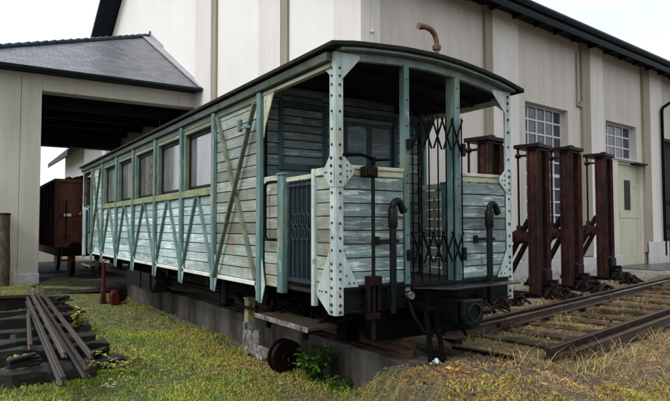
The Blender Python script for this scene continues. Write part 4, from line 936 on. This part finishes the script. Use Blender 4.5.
# ------------------------------------------------------------------ screw jacks along the shed wall
TD=Vector((.983,.182,0)); TN=Vector((-.182,.983,0)); TA=math.atan2(.182,.983)
def make_jack():
    t=thing('lifting_jack','x','lifting jack',(0,0,0),TA,'tall screw lifting jacks along the shed wall')
    H=3.30
    b=lambda mb,n,m,par=t,bev=.006:mb.build(n,M[m],par,bev)
    # two channel columns joined by plates
    for x0 in (-.30,.17):
        mb=MB(); mb.box(x0,x0+.15,-.125,-.11,.08,H); mb.box(x0+.05,x0+.064,-.109,.13,.08,H); mb.box(x0,x0+.05,.112,.13,.08,H); mb.box(x0-.004,x0+.0,-.125,-.09,.08,H); mb.box(x0-.004,x0,.095,.13,.08,H); mb.box(x0+.134,x0+.15,-.109,.13,.08,H); mb.box(x0+.03,x0+.05,-.02,.02,.08,H); mb.box(x0+.064,x0+.075,-.14,-.126,.08,H)
        mb.box(x0+.066,x0+.133,.06,.075,.08,H)
        b(mb,'column','rust',t,.003)
    mb=MB(); mb.tube([(0,-.02,.1),(0,-.02,H)],.055,12)
    [mb.box(-.158,.158,.079,.09,z,z+.12) for z in (.5,1.1,1.7,2.3,2.9)]; mb.box(-.12,-.085,.02,.06,.1,H-.05); mb.box(.085,.12,.02,.06,.1,H-.05)
    sc=b(mb,'lifting_screw','rustdark',t,0)
    mb=MB()
    for k in range(40): z=.75+k*.06; mb.lathe((0,-.02,z),'z',[(0,.055),(.015,.07),(.03,.055)],12)
    b(mb,'screw_thread','rustdark',sc,0)
    mb=MB(); mb.box(-.15,.15,-.22,-.13,.30,.62); mb.box(-.06,.06,-.40,-.22,.32,.42); mb.box(-.145,.145,-.12,.05,.28,.66); b(mb,'lifting_foot','rustdark')
    # cap
    mb=MB(); mb.box(-.36,.36,-.17,.42,H+.055,H+.145); mb.box(-.30,.30,-.12,.14,H,H+.055); mb.box(-.07,.07,-.08,.06,H+.146,H+.20); cp=b(mb,'cap_plate','rustdark',t,.012)
    mb=MB()
    for x,y in ((-.29,.34),): mb.tube([(x,y,H-.12),(x,y,H+.06)],.03,8)
    mb.lathe((-.29,.34,H-.16),'z',[(0,.05),(.05,.075),(.10,.05)],12); mb.bar((-.29,.13,H-.11),(-.29,.34,H-.11),.05,.05)
    b(mb,'bearing','rustdark',cp,.004)
    # drive shaft and gear case
    mb=MB(); mb.tube([(-.29,.34,1.5),(-.29,.34,H-.1)],.026,8); sh=b(mb,'drive_shaft','rustdark',t,0)
    mb=MB(); mb.lathe((-.29,.36,1.36),'x',[(-.16,.05),(-.16,.13),(-.06,.16),(.06,.16),(.10,.11)],16); mb.box(-.35,-.18,.135,.50,1.26,1.48); mb.tube([(-.29,.34,1.4),(-.29,.34,1.62)],.06,10)
    b(mb,'gear_case','rust',t,.01)
    mb=MB(); mb.tube([(-.44,.36,1.36),(-.50,.36,1.36),(-.50,.36,1.12),(-.56,.36,1.12)],.018,8); b(mb,'crank','rustdark',t,0)
    # struts
    for x in (-.235,.235):
        mb=MB(); mb.bar((x,.13,1.75),(x,1.05,.10),.10,.10); b(mb,'strut','rustdark')
    mb=MB(); mb.box(-.30,-.18,-.50,1.15,-.05,.09); mb.box(.18,.30,-.50,1.15,-.05,.09); mb.box(-.32,.32,.95,1.12,.092,.13); mb.box(-.34,.34,-.20,.20,.092,.13); b(mb,'base_frame','rustdark')
    mb=MB(); mb.box(-.16,.16,-.42,-.16,.05,.26); mb.lathe((0,-.30,.26),'z',[(0,.11),(.06,.11),(.10,.06)],14); mb.tube([(-.16,-.3,.2),(-.34,-.36,.24),(-.46,-.30,.08)],.03,8); mb.tube([(.14,-.34,.16),(.30,-.46,.2),(.42,-.62,.05)],.028,8); b(mb,'gear_base','rustdark',t,.01)
    for s in (-1,1): b(MB().lathe((s*.34-.01,-.42,.12),'x',[(-.03,.03),(-.03,.12),(.03,.12),(.03,.03)],16),'travel_wheel','rustdark',t,0)
    mb=MB(); mb.box(.165,.305,-.14,-.127,.45,.62); b(mb,'name_plate','greyiron',t,.003)
    return t
j0=make_jack()
JP=[(6.42,3.98),(8.21,4.20),(9.70,4.42),(12.0,5.0)]
JL=['rusty lifting jack partly hidden behind the right corner post of the carriage','rusty lifting jack in front of the tall barred window','rusty lifting jack in front of the stained wall between the two windows','rusty lifting jack standing closest to the pale green door']
for i,((x,y),lab) in enumerate(zip(JP,JL)):
    if i==0: j0.location=(x,y,G(x,y)-.02); j0['label']=lab
    else: dup(j0,(x,y,G(x,y)-.02),TA+(.05,-.04,.03)[i-1],lab)

# ------------------------------------------------------------------ track on the right
def rail3(p,q,lab,grp,mat='rail',tilt=0,s=1.0):
    o=MB().sweep([(a*s,b_*s) for a,b_ in RAILP],p,q).build('rail',M[mat]); return tag(o,lab,'rail',grp)
def tp(s,o,z=0): p=Vector((2.86,1.66,0))+TD*s+TN*o; return Vector((p.x,p.y,z+G(p.x,p.y)))
rg='rails of the track on the right'
rail3(tp(0,0,.05),tp(1.60,0,.055),'short dark rail reaching from beneath the end of the carriage to the joint',rg)
rail3(tp(1.61,0,.055),tp(14,0,.05),'long shiny rail running past the feet of the lifting jacks',rg,'rail_worn')
rail3(tp(.1,.20,.045),tp(14,.22,.045),'dark check rail lying just behind the long shiny rail',rg)
q0=Vector((3.10,.16,0)); 
def tq(s,o=0,z=0): p=q0+TD*s+TN*o; return Vector((p.x,p.y,z+G(p.x,p.y)))
rail3(tq(0,0,.035),tq(12,0,.03),'nearest rail on the right, its sawn end showing',rg)
rail3(tq(.35,-.16,.0),tq(12,-.17,.0),'lower rail lying against the outside of the nearest rail',rg)
mb=MB(); p=tp(1.6,-.045,.11); mb.bar(p-TD*.22,p+TD*.22,.018,.07)
for k in (-.15,-.05,.05,.15): mb.tube([p+TD*k,p+TD*k-TN*.03],.014,6)
o=mb.build('fishplate',M['rail']); tag(o,'bolted fishplate at the joint of the long shiny rail','fishplate')
sg='sleepers of the track on the right'
for k in range(12):
    s=.95+k*.72; c=tp(s,-.72,0); a=c-TN*random.uniform(1.0,1.1); b_=c+TN*random.uniform(1.15,1.3); z=-.012 if k>1 else -.03
    mb=MB(); mb.bar((a.x,a.y,G(a.x,a.y)+z),(b_.x,b_.y,G(b_.x,b_.y)+z),.26,.14)
    for e in (.4,.6): pass
    o=mb.build('sleeper',M['sleeper_br'],None,.015,False); tag(o,'half buried brown timber sleeper under the rails on the right','sleeper',sg)
# scrap iron on the ground
def scrap(name,lab,cat,pts,w,h,mat='rustdark'):
    mb=MB()
    for i in range(len(pts)-1): mb.bar(pts[i],pts[i+1],w,h)
    return tag(mb.build(name,M[mat],None,.004),lab,cat)
g=lambda x,y,z=.03:(x,y,G(x,y)+z)
scrap('iron_bar','dark iron bar lying on the straw in front of the end platform','bar',[g(2.5,1.6),g(2.12,.62)],.09,.06)
scrap('iron_bar','flat dark bar on the gravel beside the end of the far wall','bar',[g(1.86,.45,.02),g(2.05,-.25,.02)],.07,.03)
mb=MB(); mb.bar(g(1.78,2.0,.03),g(1.60,.45,.03),.15,.12); tag(mb.build('timber_baulk',M['sleeper'],None,.015),'dark timber baulk lying in the shade under the end platform','timber')
for i,((x,y),lab) in enumerate(zip([(3.9,3.0),(5.6,3.45),(7.9,3.25),(9.4,3.55),(11.4,4.0)],['tangle of thin rusty rods nearest the carriage corner','tangle of rusty rods between the carriage and the first clear jack','tangle of rusty rods at the foot of the jack in front of the tall window','tangle of rusty rods at the foot of the middle jack','tangle of rusty rods at the foot of the jack by the green door'])):
    mb=MB()
    for k in range(11):
        a=random.uniform(0,3.14); l=random.uniform(.25,.75); dx,dy=math.cos(a)*l/2,math.sin(a)*l/2; ox,oy=random.uniform(-.25,.25),random.uniform(-.2,.2); z=G(x,y)
        mb.tube([(x+ox-dx,y+oy-dy,z+.03),(x+ox-dx*.3,y+oy-dy*.3,z+random.uniform(.05,.2)),(x+ox+dx*.4,y+oy+dy*.4,z+random.uniform(.05,.22)),(x+ox+dx,y+oy+dy,z+.03)],random.choice([.015,.025,.04]),7)
    tag(mb.build('scrap_rods',M['rustdark'],None,0,True),lab,'scrap iron','scrap iron at the feet of the jacks')
mb=MB(); zz=G(.80,-.42)+.02; pv=[]
for a in range(6):
    for b_ in range(5): pv.append((.74+a*.02+random.uniform(-.008,.008),-.46+b_*.017+random.uniform(-.008,.008),zz+random.uniform(0,.045)))
mb.add(pv,[(a*5+b_,a*5+b_+1,(a+1)*5+b_+1,(a+1)*5+b_) for a in range(5) for b_ in range(4)])
tag(mb.build('paper_scrap',M['paper'],None),'small crumpled white scrap on the earth by the wall end','scrap paper')

# ------------------------------------------------------------------ stack of old track on the left
sg='tarred sleepers of the old track panel on the left'
SL=[(2.45,-3.4,-1.50,.20,'tarred sleeper at the near edge of the pile, its whole front face in view'),(2.80,-3.2,-1.08,.13,'split low sleeper with crumbling end, just behind the near edge of the pile'),(3.45,-3.5,-1.15,.23,'tarred sleeper whose broad end shows right of the stacked rails, third from the camera'),(4.30,-3.5,-1.15,.22,'tarred sleeper fourth from the camera in the pile'),(5.2,-3.6,-1.05,.22,'tarred sleeper fifth from the camera in the pile'),(6.2,-3.6,-1.10,.22,'tarred sleeper in the middle of the far half of the pile'),(7.4,-3.7,-1.0,.22,'tarred sleeper second from the far end of the pile'),(8.9,-3.7,-.95,.24,'tarred sleeper at the far end of the pile under the rail tips')]
for (y,x0,x1,h,lab) in SL:
    dy=random.uniform(.05,.16); mb=MB(); z=G(x0,y)
    n=12; w=.24
    # slightly uneven hewn beam
    vs=[];fs=[]
    for i in range(n+1):
        f=i/n; x=x0+(x1-x0)*f; yy=y+dy*f
        for (a,b_) in ((-w/2,0),(w/2,0),(w/2,h),(-w/2,h)):
            vs.append((x+random.uniform(-.02,.02),yy+a+random.uniform(-.03,.03),z-.03+b_+random.uniform(-.028,.022)))
    for i in range(n):
        for k in range(4): fs.append((i*4+k,i*4+(k+1)%4,(i+1)*4+(k+1)%4,(i+1)*4+k))
    fs+= [(3,2,1,0),(n*4,n*4+1,n*4+2,n*4+3)]
    mb.add(vs,fs); tag(mb.build('sleeper',M['sleeper'],None,.012),lab,'sleeper',sg)
rg='loose rails stacked on the old sleepers'
rail3((-1.67,8.05,.24),(-1.95,1.50,.19),'loose rail on the sleeper pile, leftmost of the thick near ends',rg,'rail_pile',0,.66)
rail3((-1.44,9.29,.24),(-1.72,1.68,.19),'loose rail on the sleeper pile, with its broad end beside the leftmost one',rg,'rail_pile',0,.66)
rail3((-1.56,9.0,.36),(-1.85,2.15,.31),'slim pale-topped rail lying across the top of the pile',rg,'rail_worn',0,.45)
rail3((-1.36,9.5,.36),(-1.63,1.95,.31),'slim rail on top of the pile, furthest to the right',rg,'rail_worn',0,.42)
rail3((-1.80,6.4,.23),(-2.06,3.2,.23),'short thin rail lying left of the stacked rails',rg,'rail',0,.5)
mb=MB(); mb.tube([(-4.2,9.3,.28),(-1.5,8.5,.27)],.05,8); tag(mb.build('iron_pipe',M['rustdark'],None,0,True),'dark iron pipe sticking out to the left at the far end of the pile','pipe')
for i,(x,y,z,l,a,lab) in enumerate(((-1.32,3.0,.12,.30,.5,'splintered timber piece at the broken corner right of the rail ends'),(-2.15,2.62,.20,.34,.1,'broken timber piece lying on the nearest sleeper left of the rails'),(-2.1,4.75,.06,.45,1.3,'timber offcut wedged between the middle sleepers'),(-1.18,5.75,.20,.3,.9,'timber offcut on the sleepers right of the rails'),(-1.02,8.1,.20,.36,.4,'dark timber offcut at the far right corner of the pile'))):
    mb=MB()
    for k in range(4):
        o_=random.uniform(-.05,.05); h_=random.uniform(.02,.05); dz=k*.02
        mb.bar((x-math.cos(a)*l/2,y-math.sin(a)*l/2+o_,z+dz),(x+math.cos(a+.1*k)*l*random.uniform(.2,.5),y+math.sin(a+.1*k)*l/2+o_,z+dz+random.uniform(-.02,.05)),.07,h_)
    tag(mb.build('broken_timber',M['sleeper'],None,.006),lab,'timber','broken timber on the sleeper pile')
for (x,y,r,lab) in ((-1.18,7.6,.16,'rusty chair plate on the far sleepers'),(-1.05,6.6,.14,'small rusty plate lying right of the rails on the pile')):
    mb=MB(); mb.box(x-r,x+r,y-r*.8,y+r*.8,.16,.19); mb.box(x-r*.5,x-r*.3,y-r*.7,y+r*.7,.19,.26); mb.box(x+r*.3,x+r*.5,y-r*.7,y+r*.7,.19,.26); tag(mb.build('rail_chair',M['rustdark'],None,.005),lab,'rail chair')

# ------------------------------------------------------------------ leafy weeds
def weed(name,lab,loc,n,h,spread,mat,leaf=.05,group=None,stemr=.005):
    t=thing(name,lab,'weed',loc,0,group); ms=MB(); ml=MB()
    for i in range(n):
        a=random.uniform(0,6.28); l=random.uniform(.4,1)*spread; hh=h*random.uniform(.45,1)
        P=[Vector((math.cos(a)*l*f**1.4+random.uniform(-.01,.01),math.sin(a)*l*f**1.4,hh*f*(1-.18*f))) for f in (0,.3,.6,.85,1)]
        ms.tube(P,[stemr,stemr*.9,stemr*.8,stemr*.6,stemr*.4],5)
        for f in np.linspace(.15,1,11):
            k=min(3,int(f*4)); q=P[k].lerp(P[k+1],min(1,f*4-k))
            for m in range(3):
                b=random.uniform(0,6.28); s=leaf*random.uniform(.5,1.25); dv=Vector((math.cos(b),math.sin(b),random.uniform(-.3,.5))); sv=Vector((-math.sin(b),math.cos(b),random.uniform(-.3,.3)))*.38
                ml.add([q,q+(dv*.5+sv)*s,q+dv*s+Vector((0,0,-.25*s)),q+(dv*.5-sv)*s],[(0,1,2),(0,2,3)])
    ms.build('stem',M['stem'],t); ml.build('foliage',mat,t); return t
M['stem']=wmat('green_stem',[(.3,(.05,.08,.02)),(.7,(.10,.12,.04))],8)
LEAF=blade_mat('weed_leaves',[(.35,(.018,.055,.012)),(.5,(.040,.105,.018)),(.65,(.085,.15,.03))],6,.42)
LEAF2=blade_mat('pale_weed_leaves',[(.35,(.03,.07,.012)),(.5,(.07,.13,.02)),(.65,(.13,.17,.035))],6,.5)
weed('leafy_weed','tall dark green leafy weed growing against the near concrete wall',(.40,.98,0),30,.50,.27,LEAF,.06)
weed('leafy_weed','low green weed at the foot of the wall, closest to the camera',(.42,.55,.0),9,.16,.16,LEAF2,.045)
LY=blade_mat('yellow_leaves',[(.35,(.12,.13,.02)),(.6,(.26,.24,.05))],6)
weed('leafy_weed','yellowing weed growing up between the stacked rails',(-1.25,5.2,.05),5,.5,.12,LY,.07)
weed('leafy_weed','trailing pale weed spilling over the near right end of the sleeper pile',(-1.2,2.35,.08),9,.22,.5,LY,.05)
weed('leafy_weed','broad pale leaves sprouting through the sleepers at the left edge',(-2.15,3.1,.1),5,.16,.12,LY,.09)
weed('leafy_weed','small green weed in front of the long shiny rail, below the buffer',(2.35,.75,.02),5,.2,.06,LY,.06)

# ------------------------------------------------------------------ unseen wood added across the yard for a dark reflection in the carriage windows
mb=MB()
for k in range(2600):
    y=random.uniform(5,95); hh=4.6+2.2*math.sin(y*.23)+1.6*math.sin(y*.61+1)+random.uniform(-.5,.8); z=random.uniform(.0,1)**.7*hh
    c=Vector((-46+random.uniform(-3,3),y,z)); r=random.uniform(.3,.8)
    a=Vector((random.uniform(-1,1),random.uniform(-1,1),random.uniform(-1,1))).normalized(); b_=a.cross(Vector((random.uniform(-1,1),.3,1))).normalized()
    mb.add([c+a*r,c+b_*r*.6,c-a*r,c-b_*r*.6],[(0,1,2,3)])
kind(mb.build('unseen_wood',LEAF),'stuff')

# ------------------------------------------------------------------ light, camera
SUN_EL,SUN_AZ=50,-105     # azimuth measured from +Y towards +X : light comes from the left and a little behind
w=bpy.data.worlds.new('World'); scene.world=w; w.use_nodes=True; nt=w.node_tree
bg=nt.nodes['Background']; sky=N(nt,'ShaderNodeTexSky'); sky.sky_type='NISHITA'; sky.sun_disc=False
sky.sun_elevation=R(SUN_EL); sky.sun_rotation=R(SUN_AZ); sky.air_density=1.0; sky.dust_density=6; sky.ozone_density=1
hs=N(nt,'ShaderNodeHueSaturation'); hs.inputs['Saturation'].default_value=.16; hs.inputs['Value'].default_value=1.0
L(nt,sky.outputs[0],hs.inputs['Color']); 
c=mix(nt,.65,hs.outputs[0],(8.2,8.6,8.9)); tcw=N(nt,'ShaderNodeTexCoord'); mpw=N(nt,'ShaderNodeMapping'); mpw.inputs['Scale'].default_value=(1,1,2.2); L(nt,tcw.outputs['Generated'],mpw.inputs[0])
c=mix(nt,1.0,c,ramp(nt,noise(nt,mpw.outputs[0],2.6,7,.6),[(.35,(.74,.78,.82)),(.6,(1.06,1.06,1.06))]),'MULTIPLY')   # soft cloud tone
L(nt,c,bg.inputs['Color']); bg.inputs['Strength'].default_value=.13
ld=bpy.data.lights.new('sun','SUN'); ld.energy=1.5; ld.angle=R(22); ld.color=(1,.97,.93)
lo=bpy.data.objects.new('sun',ld); COL.objects.link(lo)
az=R(SUN_AZ); el=R(SUN_EL); d=Vector((math.sin(az)*math.cos(el),math.cos(az)*math.cos(el),math.sin(el)))
lo.rotation_euler=(-d).to_track_quat('-Z','Y').to_euler(); lo.location=(-6,-6,14)
sky.sun_rotation=az
cd=bpy.data.cameras.new('camera'); cam=bpy.data.objects.new('camera',cd); COL.objects.link(cam)
cd.sensor_width=36; cd.lens=581.17/670*36; cd.clip_end=1500; cd.clip_start=.05
cam.location=(-2.775,-4.319,1.628)
yaw,pit,roll=R(32.860),R(2.617),R(-.102)
F=Vector((math.sin(yaw)*math.cos(pit),math.cos(yaw)*math.cos(pit),math.sin(pit))); Rv=Vector((math.cos(yaw),-math.sin(yaw),0)); U=Rv.cross(F)
Rr=Rv*math.cos(roll)+U*math.sin(roll); Ur=U*math.cos(roll)-Rv*math.sin(roll)
cam.rotation_euler=Matrix((Rr,Ur,-F)).transposed().to_euler()
scene.camera=cam
vs=scene.view_settings; vs.view_transform='Standard'; vs.look='None'; vs.exposure=.6; vs.gamma=1; vs.use_curve_mapping=False
